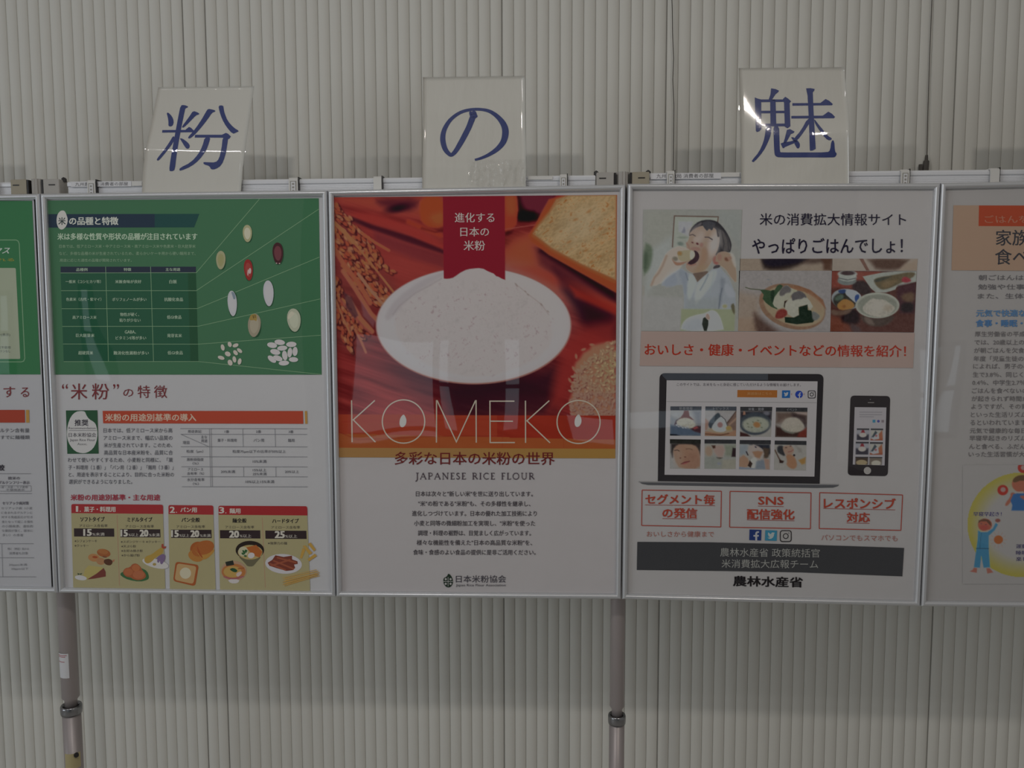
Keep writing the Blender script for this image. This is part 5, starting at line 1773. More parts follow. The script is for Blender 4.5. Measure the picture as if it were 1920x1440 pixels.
A.poly([(380, 1250), (560, 1400), (900, 1640), (1300, 1700), (300, 1700)], (70, 48, 42), 90, 0, .9)
A.poly([(0, 1350), (340, 1350), (460, 1700), (0, 1700)], (128, 104, 88), 60, 0, .8)
A.ell(1140, 1120, 690, 440, (112, 82, 64), 17, 14)
A.ell(1180, 1110, 630, 385, (134, 116, 92), 17, 16)
A.poly([(900, 700), (1250, 700), (1500, 780), (1760, 980), (1830, 1180), (1760, 1100), (1600, 960), (1380, 820), (1100, 780)], (116, 74, 52), 16, 0, .9)
A.poly([(1400, 820), (1640, 960), (1740, 1080), (1760, 1220), (1640, 1200), (1540, 1060)], (136, 110, 88), 30, 1, .8)
for i in range(16):
    a = i * 26
    A.line([(520 + a * .9, 1080 + a * 1.0), (640 + a * 1.0, 1060 + a * .9)], 10, (108, 90, 68), 8, .5)
A.line([(190, 735), (300, 765), (480, 780)], 16, (60, 66, 44), 8)
A.poly([(480, 780), (560, 775), (700, 800), (780, 780), (830, 700), (880, 668), (945, 700), (920, 760), (880, 830), (820, 1000), (840, 1180), (720, 1130), (600, 1040), (540, 960), (560, 880)], (46, 66, 46), 10, 0)
A.poly([(700, 800), (770, 780), (780, 900), (760, 1080), (700, 980)], (30, 44, 34), 16, 1, .8)
A.poly([(900, 780), (980, 700), (1040, 690), (1100, 740), (1220, 790), (1160, 860), (1100, 900), (1100, 960), (980, 1010), (980, 1130), (870, 1170), (780, 1120), (745, 1060), (780, 930), (850, 830)], (134, 132, 118), 10, 0)
A.poly([(870, 850), (900, 770), (970, 700), (1040, 690), (1120, 760), (1100, 840), (1020, 840), (960, 900), (890, 910)], (80, 76, 78), 22, 1)
A.poly([(1000, 1050), (1060, 980), (1160, 920), (1280, 860), (1400, 900), (1500, 1010), (1560, 1120), (1500, 1200), (1440, 1080), (1290, 1110), (1260, 1180), (1280, 1290), (1160, 1340), (1050, 1270), (990, 1170)], (136, 134, 124), 10, 0)
A.poly([(1110, 900), (1170, 830), (1260, 790), (1370, 840), (1430, 920), (1420, 950), (1380, 930), (1330, 970), (1240, 970), (1140, 1010), (1130, 950)], (76, 72, 76), 18, 1)
A.ell(1190, 800, 40, 22, (136, 132, 110), 0, 14)
A.poly([(980, 1010), (1040, 990), (1000, 1060), (990, 1150), (970, 1120)], (44, 34, 30), 8)
A.poly([(800, 1300), (840, 1200), (940, 1160), (1030, 1190), (1050, 1270), (1000, 1330), (900, 1370), (800, 1360)], (112, 42, 38), 18, 1)
A.poly([(1270, 1130), (1450, 1078), (1460, 1190), (1530, 1200), (1560, 1300), (1640, 1350), (1560, 1440), (1240, 1480), (1000, 1440), (990, 1330), (1180, 1340), (1280, 1290)], (30, 42, 34), 10, 0)
A.poly([(1530, 1200), (1640, 1240), (1720, 1320), (1640, 1400), (1560, 1400)], (88, 90, 90), 20, 1)
A.ell(650, 575, 30, 12, (92, 96, 104), 8, 10, .8)
A.ell(712, 665, 16, 14, (92, 96, 104), 30, 10, .8)
A.build('rice_ball_picture', S3, 1, grade=(.80, .93, 3.0), label= 'printed picture of rice balls on a leaf in a basket',
        quad=[(1385.8, 507.5), (1558.8, 507.6), (1557, 621.6), (1383.8, 621)])
# --- strip and bowl of rice
A = Art(1560, 485, 1721, 507.5, W3, 1.0, (128, 116, 108), tf=(1550, 470, 8))
A.poly([(480, 110), (540, 110), (650, 300), (600, 300)], (98, 66, 58), 8)
A.poly([(600, 110), (1250, 110), (1180, 220), (1100, 290), (760, 290), (680, 200)], (74, 52, 44), 50, 1)
A.poly([(1180, 200), (1380, 120), (1380, 300), (1080, 300)], (132, 112, 98), 40, 0, .9)
A.build('fish_picture', S3, 1, grade=(.80, .93, 2.0), quad=[(1560.6, 485), (1720.8, 485.3), (1719, 508), (1560.2, 507.6)])
A = Art(1557, 508, 1720, 623, W3, 1.0, (74, 42, 38), tf=(1550, 470, 8))
A.poly([(0, 300), (800, 300), (800, 560), (0, 560)], (112, 52, 44), 40)
A.poly([(370, 450), (600, 440), (700, 640), (560, 680), (380, 600)], (48, 38, 40), 30, 1)
A.poly([(0, 950), (300, 1050), (400, 1230), (0, 1230)], (98, 48, 36), 40)
A.poly([(330, 860), (480, 900), (520, 1060), (420, 1120), (180, 1060)], (34, 24, 28), 40, 1)
A.ell(290, 450, 145, 70, (92, 98, 98), 0, 10)
A.ell(300, 400, 140, 62, (122, 126, 124), 0, 8)
A.ell(295, 350, 150, 60, (126, 130, 128), 0, 8)
A.ell(300, 335, 110, 34, (60, 46, 50), 0, 10)
A.line([(160, 410), (300, 440), (430, 410)], 10, (60, 60, 66), 8)
A.poly([(530, 385), (850, 320), (1100, 300), (1360, 300), (1360, 460), (1060, 540), (1040, 580), (900, 625), (740, 625), (660, 560)], (120, 124, 120), 8)
A.poly([(695, 440), (760, 400), (1000, 360), (1250, 310), (1350, 330), (1300, 400), (1120, 480), (960, 560), (830, 590), (740, 520)], (84, 72, 52), 16, 1)
A.poly([(800, 480), (1000, 430), (1100, 430), (960, 540), (860, 560)], (104, 84, 58), 22, 1, .8)
A.poly([(700, 440), (800, 400), (1000, 370), (900, 420), (740, 480)], (52, 56, 52), 16, 1, .8)
A.poly([(1120, 450), (1160, 380), (1240, 400), (1290, 450), (1200, 480)], (136, 42, 52), 18, 1)
A.poly([(1080, 520), (1360, 470), (1360, 940), (1130, 940), (1100, 800), (1060, 650)], (62, 36, 42), 30)
A.poly([(1120, 660), (1340, 600), (1340, 780), (1180, 760)], (92, 70, 50), 34, 1, .8)
A.poly([(1140, 780), (1340, 770), (1340, 920), (1140, 920)], (32, 30, 32), 30, 1, .8)
A.ell(290, 730, 230, 155, (112, 118, 124), 8, 8)
A.ell(270, 760, 185, 130, (46, 44, 42), 8, 16)
A.poly([(270, 580), (420, 590), (510, 660), (520, 700), (440, 790), (400, 760), (330, 700), (270, 650)], (132, 138, 150), 10, 1)
A.poly([(160, 590), (290, 580), (260, 650), (170, 640)], (40, 56, 98), 12, 1)
A.poly([(435, 660), (490, 655), (485, 740), (440, 790), (415, 710)], (36, 60, 118), 8, 1)
A.poly([(120, 690), (220, 650), (260, 700), (180, 760), (110, 750)], (66, 82, 72), 22, 1)
A.poly([(140, 830), (200, 760), (270, 720), (390, 770), (430, 840), (350, 890), (200, 900)], (146, 98, 44), 16, 1)
A.ell(260, 840, 30, 26, (110, 64, 34), 0, 16, .8)
A.poly([(60, 880), (200, 915), (400, 870), (330, 960), (160, 980), (60, 960)], (88, 66, 56), 20, 1)
A.poly([(490, 960), (760, 1030), (1070, 950), (980, 1100), (800, 1150), (600, 1110)], (64, 52, 48), 26, 1)
A.poly([(560, 990), (620, 1100), (760, 1130), (680, 1010)], (108, 92, 84), 24, 1, .6)
A.ell(775, 820, 340, 195, (128, 130, 122), 0, 8)
A.ell(775, 825, 308, 170, (104, 106, 98), 0, 14)
A.poly([(540, 860), (600, 790), (690, 710), (760, 730), (880, 730), (960, 790), (1060, 850), (1000, 940), (860, 1000), (700, 985), (580, 930)], (142, 136, 128), 14, 1, tex=.09, tscale=3)
A.ell(760, 830, 110, 70, (148, 142, 136), 0, 50, .8)
A.ell(940, 860, 60, 40, (132, 116, 98), 0, 40, .6)
A.poly([(360, 1100), (480, 1130), (560, 1230), (400, 1230)], (66, 56, 60), 30, 1, .7)
A.build('rice_bowl_picture', S3, 1, grade=(.80, .93, 3.0), label= 'printed picture of a bowl of rice with side dishes',
        quad=[(1560, 508), (1719, 509), (1713.8, 623.2), (1556.6, 621.8)])

k = Ink(W3, 1)
k.poly([(1202, 621), (1715, 624), (1712, 690), (1199.5, 686)], (130, 112, 108))
k.build('pink_band', S3)
k = Ink(W3, 3)
NV = (30, 28, 40)
k.text('米の消費拡大情報サイト', 1424.5, 399.8, 1698.8, 422.4, NV, 0.004, dy=0.5)
k.text('やっぱりごはんでしょ！', 1410.6, 447, 1692.6, 476, NV, 0.012, dy=-1.5)
k.text('おいしさ・健康・イベントなどの情報を紹介！', 1209, 644.2, 1698.5, 666, (142, 44, 34), 0.018, dy=3.2)
k.build('heading_lettering', S3, stuff=True)

# --- laptop
k = Ink(W3, 1)
k.rrect([(1236.8, 699.6), (1544.4, 701.4), (1536.8, 907), (1233.4, 902)], [11, 11, .2, .2], (38, 36, 38))
k.rrect([(1236.8, 699.6), (1440, 700.8), (1440, 712.8), (1250, 712.4)], [11, .2, .2, .2], (52, 54, 60))
k.poly([(1250, 713), (1533, 715), (1527, 893.6), (1246, 890.2)], (128, 124, 128))
k.poly([(1197.6, 902.6), (1573, 908.4), (1572, 911), (1562, 914.2), (1530, 914.8), (1215, 909.2), (1203, 907)], (62, 62, 66))
k.poly([(1197.6, 902.4), (1573, 908), (1573, 909.6), (1197.6, 904.4)], (96, 94, 96))
k.line([(1250, 752.9), (1531, 755)], 0.9, (98, 96, 98))
k.poly([(1382.7, 731.2), (1457.4, 731.6), (1457, 745.4), (1382.3, 744.8)], (166, 100, 50))
k.build('laptop_picture', S3)
k = Ink(W3, 3)
k.text('このサイトでは、お米をもっと身近に感じていただけるような情報をお届けします。', 1269, 717.8, 1501.4, 723.8, (66, 62, 68), 0.006, dy=.8)
k.text('英語版はこちら', 1401, 735.4, 1447, 740.6, (184, 140, 92), 0)
k.build('screen_text', S3)


def bird(k, cx, cy, r, col):
    pts = [(-.82, .42), (-.45, .42), (-.2, .28), (-.55, .12), (-.62, -.02), (-.45, -.02), (-.72, -.28), (-.72, -.42), (-.6, -.36), (-.7, -.62), (-.62, -.78), (-.3, -.5), (.02, -.36), (.08, -.6), (.3, -.78), (.55, -.72), (.82, -.78), (.7, -.6), (.9, -.6), (.7, -.38), (.66, 0), (.42, .42), (.05, .68), (-.4, .7)]
    k.poly([(cx + x * r, cy + y * r) for x, y in pts], col)


def f_mark(k, cx, cy, h, col):
    k.poly([(cx - .10 * h, cy + .5 * h), (cx - .10 * h, cy + .06 * h), (cx - .28 * h, cy + .06 * h), (cx - .28 * h, cy - .10 * h), (cx - .10 * h, cy - .10 * h), (cx - .10 * h, cy - .24 * h), (cx - .04 * h, cy - .40 * h),
            (cx + .10 * h, cy - .47 * h), (cx + .27 * h, cy - .46 * h), (cx + .27 * h, cy - .31 * h), (cx + .15 * h, cy - .31 * h), (cx + .09 * h, cy - .24 * h), (cx + .09 * h, cy - .10 * h), (cx + .26 * h, cy - .10 * h), (cx + .23 * h, cy + .06 * h), (cx + .09 * h, cy + .06 * h), (cx + .09 * h, cy + .5 * h)], col)


def cam_mark(k, cx, cy, r, w, col, bg):
    q = [(cx - r, cy - r), (cx + r, cy - r), (cx + r, cy + r), (cx - r, cy + r)]
    k.rrect(q, r * .5, col)
    r2 = r - w
    k.rrect([(cx - r2, cy - r2), (cx + r2, cy - r2), (cx + r2, cy + r2), (cx - r2, cy + r2)], r * .36, bg)
    k.ring(cx, cy, r * .42, r * .42, w, col, 28)
    k.ell(cx + r * .52, cy - r * .52, w * .55, w * .55, col, 0, 10)


k = Ink(W3, 4)
k.poly([(1466.4, 732), (1481.6, 732), (1481.2, 746.2), (1466, 746.2)], (36, 82, 140))
bird(k, 1473.8, 739.4, 5.2, (150, 152, 158))
k.ell(1498.2, 739.6, 7.2, 7.0, (36, 54, 132), 0, 28)
f_mark(k, 1499, 741, 11, (150, 150, 160))
cam_mark(k, 1522, 739.6, 7.4, 1.4, (40, 38, 42), (128, 124, 128))
k.line([(1485, 737.5), (1483.4, 739), (1485, 740.6)], .8, (120, 84, 84))
k.line([(1508.6, 737.5), (1507, 739), (1508.6, 740.6)], .8, (120, 84, 84))
k.build('screen_logos', S3)
k = Ink(W3, 3)
k.poly([(1405.4, 992.8), (1427.8, 993.6), (1427, 1013.4), (1404.8, 1012.6)], (30, 42, 84))
f_mark(k, 1418, 1005, 19, (126, 124, 130))
k.poly([(1435, 994), (1457, 994.8), (1456.2, 1014.2), (1434.2, 1013.4)], (48, 108, 136))
bird(k, 1445.6, 1004.6, 8.2, (128, 134, 136))
cam_mark(k, 1473.3, 1005.2, 11, 1.7, (34, 32, 34), (116, 113, 114))
k.build('share_logos', S3)

# --- thumbnails on the laptop screen; local frame 0..58 wide, 0..55 high


def thumb(kind, q, base):
    A = Art(0, 0, 58, 55, W3, 1.0, base)
    if kind == 'spoon':
        A.poly([(0, 8), (58, 8), (58, 22), (0, 22)], (126, 128, 136), 10)
        A.poly([(42, 8), (58, 8), (58, 40), (50, 36)], (88, 92, 108), 6, 0, .8)
        A.poly([(0, 18), (14, 24), (10, 40), (0, 38)], (98, 104, 118), 5, 0, .8)
        A.poly([(0, 34), (20, 38), (58, 46), (58, 55), (0, 55)], (62, 76, 98), 3)
        A.poly([(0, 52), (12, 52.5), (20, 55), (0, 55)], (24, 26, 34), 1)
        A.poly([(26, 8), (34, 8), (36, 18), (44, 25), (12, 28), (20, 20), (24, 14)], (94, 54, 54), 1.2)
        A.poly([(8, 34), (11, 26), (18, 22), (16, 28), (10, 36)], (58, 38, 48), 1.5)
        A.poly([(40, 40), (52, 36), (58, 37), (58, 50), (46, 47), (38, 42)], (62, 40, 48), 1.8)
        A.poly([(42, 40), (50, 37), (53, 40), (46, 43)], (128, 50, 54), 1.5)
        A.poly([(11, 28), (18, 23), (28, 21), (38, 23), (44, 28), (48, 34), (42, 41), (36, 40), (26, 37), (14, 35)], (142, 138, 128), 1.5, 1, tex=.08, tscale=2)
        for x, y in ((12, 35), (16, 38), (20, 37), (24, 40), (29, 40), (33, 38)):
            A.ell(x, y, 1.8, 1, (140, 144, 156), 20, .8)
    elif kind == 'onigiri':
        A.poly([(0, 8), (58, 8), (58, 30), (0, 30)], (124, 120, 124), 8)
        A.poly([(40, 30), (58, 8), (58, 48), (44, 44)], (98, 74, 66), 2)
        A.line([(41, 31), (57, 9)], 1.6, (66, 48, 44), 1)
        A.line([(46, 33), (58, 22)], 3, (130, 100, 84), 2)
        A.poly([(0, 22), (5, 26), (8, 30), (4, 44), (0, 44)], (130, 96, 86), 2)
        A.poly([(0, 46), (20, 47), (58, 44), (58, 55), (0, 55)], (132, 92, 70), 2)
        A.line([(0, 51), (30, 53), (44, 50)], 2, (84, 52, 40), 1.5)
        A.poly([(4, 44), (12, 38), (50, 40), (52, 46), (34, 50), (14, 48)], (136, 116, 94), 2)
        A.poly([(6, 30), (14, 20), (22, 12), (26, 12), (30, 20), (24, 24), (16, 32), (12, 42), (7, 38)], (52, 60, 70), 1.5, 1)
        A.poly([(12, 40), (16, 32), (24, 22), (31, 18), (37, 24), (42, 36), (40, 44), (32, 48), (18, 46)], (138, 142, 148), 1.5, 1)
        A.line([(30, 18), (37, 24), (42, 37)], 1.2, (54, 50, 54), 1)
        A.ell(28, 34, 5, 5, (120, 84, 84), 0, 1.8)
        A.ell(44, 40, 5, 4, (158, 126, 60), 0, 1.8)
    elif kind == 'porridge':
        A.poly([(0, 8), (58, 8), (58, 24), (0, 24)], (44, 40, 48), 4)
        A.poly([(5, 15), (6, 8), (9, 9), (10, 15)], (142, 96, 76), 1.2)
        A.ell(48, 12, 6, 4, (84, 84, 96), 0, 2)
        A.ell(28, 31, 29, 21, (52, 58, 68), 0, 2)
        A.poly([(0, 46), (14, 50), (20, 55), (0, 55)], (58, 34, 34), 2)
        A.ell(29, 33, 24.5, 14.5, (116, 118, 108), 0, 2, 1, .05, 2)
        A.ell(30, 31, 20, 10, (124, 126, 112), 0, 6, .7)
        A.ell(31, 33, 6.5, 5, (158, 104, 58), 20, 2)
        for x, y in ((14, 31), (16, 37), (22, 38), (33, 25), (40, 38), (24, 28), (38, 30)):
            A.ell(x, y, 1.8, 1.2, (82, 88, 70), 20, 1.2, .8)
    elif kind == 'rice':
        A.poly([(0, 8), (58, 8), (58, 30), (0, 30)], (84, 66, 60), 6)
        A.poly([(34, 8), (58, 9), (58, 14), (40, 12)], (132, 112, 108), 2)
        A.poly([(30, 10), (56, 16), (58, 40), (30, 20)], (48, 36, 40), 5, 0, .8)
        A.poly([(0, 34), (20, 40), (58, 44), (58, 55), (0, 55)], (54, 36, 34), 4)
        A.poly([(44, 46), (58, 36), (58, 55), (40, 55)], (100, 38, 32), 3)
        A.poly([(11, 32), (14, 26), (20, 20), (30, 18), (40, 19), (48, 26), (54, 34), (50, 42), (36, 47), (20, 44), (10, 38)], (136, 128, 118), 2, 1, tex=.07, tscale=2)
        A.ell(30, 26, 16, 7, (144, 134, 126), 0, 5, .7)
        A.poly([(10, 36), (24, 44), (38, 47), (30, 49), (14, 44)], (96, 100, 92), 2, 1, .8)
    elif kind == 'face':
        A.poly([(0, 8), (24, 8), (20, 30), (14, 55), (0, 55)], (120, 118, 120), 5)
        A.poly([(2, 8), (58, 4), (58, 30), (54, 22), (40, 12), (20, 12), (8, 18), (5, 34), (2, 24)], (48, 42, 42), 3, 0)
        A.poly([(6, 20), (14, 10), (26, 9), (46, 10), (54, 18), (57, 34), (57, 55), (20, 55), (12, 44), (8, 32)], (136, 98, 78), 2.5, 1)
        A.ell(44, 40, 14, 18, (122, 84, 68), 0, 8, .8)
        A.ell(16, 34, 8, 16, (150, 122, 106), 0, 6, .6)
        A.line([(9, 21), (14, 20), (18, 22)], 1.6, (62, 44, 40), 1)
        A.line([(31, 18), (37, 17), (42, 19)], 1.6, (84, 56, 46), 1.4)
        A.ell(38, 14, 8, 3, (150, 116, 94), 8, 3, .7)
        A.ell(24, 32, 5, 4, (150, 112, 92), 0, 3, .7)
        A.ell(20, 35, 1.6, 1, (84, 44, 40), 0, 1)
        A.ell(29, 33, 1.8, 1, (84, 44, 40), 0, 1)
        A.poly([(21, 46), (27, 42), (38, 40), (36, 43), (30, 46), (24, 47)], (132, 62, 62), 1.4)
        A.line([(21, 46), (28, 43), (38, 41)], 1.0, (70, 36, 38), 1)
    elif kind == 'brushing':
        A.poly([(0, 8), (58, 8), (58, 55), (0, 55)], (116, 116, 114), 4)
        A.poly([(38, 10), (58, 10), (56, 32), (38, 30)], (100, 104, 92), 4)
        A.poly([(52, 15), (58, 16), (58, 32), (50, 32)], (46, 34, 38), 1.6)
        A.ell(8, 22, 7, 10, (132, 108, 92), -10, 3)
        A.poly([(14, 12), (34, 10), (38, 20), (34, 32), (26, 34), (18, 24)], (138, 112, 106), 3)
        A.poly([(13, 11), (20, 11), (20, 16), (16, 17)], (64, 40, 34), 1.6)
        A.poly([(22, 33), (34, 34), (30, 36), (24, 40)], (60, 50, 48), 1.5)
        A.poly([(0, 34), (18, 32), (34, 38), (32, 55), (0, 55)], (108, 110, 106), 3)
        A.poly([(34, 38), (58, 36), (58, 55), (32, 55)], (118, 114, 104), 3)
        A.ell(27, 45, 3, 2, (100, 102, 122), 0, 2)
    elif kind == 'child_ball':
        A.poly([(0, 8), (16, 8), (14, 26), (0, 28)], (106, 114, 124), 3)
        A.poly([(18, 8), (56, 8), (58, 24), (50, 34), (40, 16), (24, 10)], (40, 42, 52), 2.5)
        A.poly([(44, 14), (56, 16), (54, 32), (46, 34)], (70, 56, 46), 2.5)
        A.poly([(18, 12), (26, 8), (36, 12), (44, 18), (46, 26), (38, 38), (30, 36), (20, 28), (16, 20)], (136, 122, 118), 2)
        A.poly([(24, 22), (34, 20), (44, 22), (38, 34), (30, 32)], (132, 92, 68), 2)
        A.ell(30, 13, 2, 1.2, (50, 44, 60), 30, 1)
        A.line([(13, 22), (16, 28)], 2, (44, 36, 44), 1)
        A.poly([(0, 34), (8, 28), (16, 34), (20, 44), (14, 52), (0, 55)], (146, 108, 86), 2)
        A.ell(27, 43, 7, 11, (140, 138, 136), 8, 1.5)
        A.poly([(20, 38), (25, 44), (22, 52), (16, 48)], (48, 34, 30), 1.2)
        A.poly([(32, 40), (46, 36), (54, 55), (30, 55)], (92, 100, 114), 3)
        A.poly([(46, 34), (56, 36), (57, 55), (50, 55)], (136, 104, 92), 2)
        A.poly([(0, 50), (30, 53), (30, 55), (0, 55)], (96, 104, 122), 1.2)
    elif kind == 'girl_bowl':
        A.poly([(0, 8), (58, 8), (58, 55), (0, 55)], (122, 118, 116), 3)
        A.poly([(5, 20), (5, 10), (16, 9), (18, 20), (20, 30), (8, 24)], (46, 46, 50), 2, 1)
        A.poly([(14, 10), (30, 8), (36, 16), (34, 24), (26, 30), (18, 24)], (144, 112, 96), 1.6, 1)
        A.ell(21, 13, 1.8, .9, (60, 44, 44), -10, 1)
        A.ell(29, 10, 1.6, .9, (60, 44, 44), -10, 1)
        A.line([(25, 21), (30, 20), (34, 17)], 1.4, (116, 62, 60), 1)
        A.poly([(20, 26), (34, 26), (40, 36), (42, 48), (34, 54), (22, 46), (24, 38)], (142, 96, 68), 2, 1)
        A.line([(1, 18), (8, 32), (13, 40)], 2.2, (76, 54, 44), 1.2)
        A.poly([(9, 36), (18, 38), (16, 42), (10, 42)], (48, 34, 32), 1.2)
        A.ell(36, 27, 2, 2, (44, 34, 38), 0, 1)
        A.poly([(38, 8), (48, 14), (50, 22), (44, 20)], (104, 98, 94), 3, 0, .7)
        A.poly([(44, 36), (57, 30), (56, 42), (50, 44)], (158, 112, 54), 2)
    # the dark caption strip of each thumbnail
    A.poly([(-2, -2), (60, -2), (60, 7.6), (-2, 7.6)], (46, 46, 50) if kind not in ('spoon', 'onigiri') else (58, 62, 72), .8)
    if kind in ('face',):
        A.poly([(-2, -2), (60, -2), (60, 8), (-2, 8)], (38, 38, 36), .8)
    A.build(kind + '_picture', S3, 3, quad=q, grade=(.78, .93, 2.0))


TH = [('spoon', (1257, 761.9), (1315.4, 762), (1314, 817.4), (1256, 816.8)), ('onigiri', (1322.6, 762), (1381, 762.4), (1380.2, 818), (1321.4, 817.6)),
      ('porridge', (1388, 762.6), (1448, 763), (1445.6, 819), (1387.2, 818.6)), ('rice', (1455, 764), (1514, 764.4), (1512.6, 820.4), (1453.2, 819.6)),
      ('face', (1256, 823.4), (1314, 824.2), (1312.8, 879), (1256, 878.8)), ('brushing', (1321, 824), (1380, 824.4), (1379.4, 879.6), (1320.6, 879)),
      ('child_ball', (1387, 825), (1445.4, 825.4), (1443.8, 880.6), (1385.4, 880)), ('girl_bowl', (1452.6, 826), (1512.2, 826.8), (1511.4, 882.4), (1451, 880.8))]
for kd, *q in TH:
    thumb(kd, q, (120, 116, 114))
k = Ink(W3, 5)
CP = (102, 102, 108)
for s, x0, x1, y in (('新着情報', 1273.6, 1298.6, 765.6), ('トピックス', 1337, 1366.4, 766), ('栄養・健康', 1403, 1432.4, 767), ('イベント', 1475, 1494.4, 768)):
    k.text(s, x0, y - 2.6, x1, y + 2.8, CP, 0)
k.build('caption_text', S3)

# --- phone
k = Ink(W3, 1)
k.rrect([(1594.8, 741.6), (1669.2, 742.6), (1664.6, 892.8), (1589.4, 891.2)], 8, (36, 33, 35))
k.poly([(1602.6, 763.4), (1662, 764), (1658.6, 872.6), (1599, 871)], (122, 118, 124))
k.ell(1626.4, 882.4, 6.9, 6.9, (116, 112, 112), 0, 24)
k.line([(1627.2, 754.8), (1639, 754.9)], 1.4, (96, 92, 92))
k.ell(1631.8, 748.9, 1.2, 1.0, (80, 78, 80), 0, 8)
for y, x1 in ((772.8, 1654), (777.4, 1653.6), (781.4, 1638.4)):
    k.line([(1611.4, y), (1622, y), (x1, y + .2)], 1.3, (98, 95, 101))
k.rect(1636, 787, 1641.4, 792.4, (52, 104, 130))
k.ell(1647, 789.8, 2.6, 2.6, (56, 56, 110), 0, 12)
k.rect(1652.6, 787.4, 1657.6, 792.2, (92, 84, 90))
k.build('phone_picture', S3)


def mini(kind, q):
    A = Art(0, 0, 24, 23, W3, 1.0, (110, 110, 118))
    if kind == 0:
        A.poly([(0, 12), (24, 12), (24, 24), (0, 24)], (44, 42, 50), 3)
        A.poly([(8, 9), (10, 3), (14, 3), (16, 9)], (98, 36, 42), 1)
        A.ell(12, 13, 7, 4.4, (138, 132, 130), 0, 1)
    elif kind == 1:
        A.poly([(0, 3), (24, 3), (24, 12), (0, 14)], (122, 120, 116), 3)
        A.poly([(15, 12), (22, 3), (24, 20), (14, 22)], (128, 76, 56), 1.5)
        A.poly([(0, 20), (24, 19), (24, 24), (0, 24)], (110, 60, 44), 1.5)
        A.poly([(2, 19), (9, 4), (16, 12), (17, 20), (6, 22)], (124, 124, 130), 1)
        A.poly([(2, 17), (9, 4), (13, 8), (6, 17)], (50, 56, 62), 1)
        A.ell(11, 14, 2.2, 2.2, (118, 76, 80), 0, 1)
    elif kind == 2:
        A.poly([(0, 0), (24, 0), (24, 24), (0, 24)], (54, 44, 38), 3)
        A.ell(12, 17, 10, 8, (128, 114, 90), 0, 1.6)
    else:
        A.poly([(0, 0), (24, 0), (24, 24), (0, 24)], (82, 74, 68), 3)
        A.ell(13, 18, 8.5, 8, (140, 136, 128), 0, 1.6)
    A.poly([(-1, -1), (25, -1), (25, 3), (-1, 3)], (44, 44, 48), .7)
    A.build('small_picture', S3, 3, quad=q)


def ph(x, y):
    return (1570 + x / 8.47, 730 + y / 8.47)


for kd, x0, y0, x1, y1 in ((0, 307, 620, 505, 805), (1, 528, 622, 725, 810), (0, 290, 832, 498, 1035), (1, 515, 838, 722, 1038), (2, 283, 1070, 490, 1195), (3, 505, 1073, 712, 1200)):
    mini(kd, [ph(x0 + 3, y0), ph(x1 + 3, y0 + 2), ph(x1 - 3, y1 + 2), ph(x0 - 3, y1)])

# --- boxes and texts below
k = Ink(W3, 2)
BR3 = (136, 52, 42)
for q in ([(1203.9, 918.8), (1352.6, 921), (1351.6, 988), (1203, 985.2)], [(1368.8, 921.2), (1520.8, 924), (1519.6, 991.4), (1368, 988.4)], [(1536.9, 923.6), (1692.4, 928), (1689.2, 994.4), (1536, 991)]):
    for i_ in range(4):
        k.line([q[i_], q[(i_ + 1) % 4]], 1.5, BR3)
k.line([(1209.6, 946.6), (1340.6, 948)], .8, BR3)
k.line([(1242, 972.2), (1306.8, 972.8)], .8, BR3)
k.line([(1421.2, 948.8), (1469.2, 949.8)], .8, BR3)
k.line([(1400.4, 974.6), (1489.6, 976.4)], .8, BR3)
k.line([(1543.6, 953.2), (1678.6, 956)], .8, BR3)
k.line([(1587.4, 980.4), (1630.4, 981.2)], .8, BR3)
k.build('red_boxes', S3)
k = Ink(W3, 3)
BT = (140, 54, 42)
for s, x0, y0, x1, y1, dy in (('セグメント毎', 1210.4, 926.6, 1340, 945, 1.2), ('の発信', 1242.4, 952.6, 1306.8, 970.8, .4), ('SNS', 1422, 931.2, 1469, 946, .6), ('配信強化', 1401, 954.4, 1489.4, 973.4, 1), ('レスポンシブ', 1545, 933.2, 1679, 952.6, 1.6), ('対応', 1588, 960.6, 1630.8, 978.6, .6)):
    k.text(s, x0, y0, x1, y1, BT, 0.028, dy=dy)
k.text('おいしさから健康まで', 1212.6, 995.6, 1338.8, 1006.4, (126, 74, 66), 0, dy=.6)
k.text('パソコンでもスマホでも', 1540, 1002.4, 1683, 1013.2, (128, 80, 74), 0, dy=1.6)
k.build('box_lettering', S3, stuff=True)
k = Ink(W3, 2)
k.poly([(1195, 1016), (1330, 1016.8), (1500, 1020.8), (1695.2, 1027.4), (1691.9, 1080.6), (1500, 1073.2), (1360, 1070.6), (1194, 1068.6)], (46, 46, 49))
k.build('dark_band', S3)
k = Ink(W3, 4)
GB = (108, 107, 106)
k.text('農林水産省 政策統括官', 1350.4, 1027.2, 1537, 1043.4, GB, 0, dy=2)
k.text('米消費拡大広報チーム', 1353, 1048.6, 1534, 1064.6, GB, 0, dy=1.4)
k.build('band_lettering', S3, stuff=True)
k = Ink(W3, 3)
k.text('農林水産省', 1375, 1079.8, 1505, 1098.8, (26, 24, 26), 0.03, dy=2.6)
k.build('ministry_lettering', S3, stuff=True)
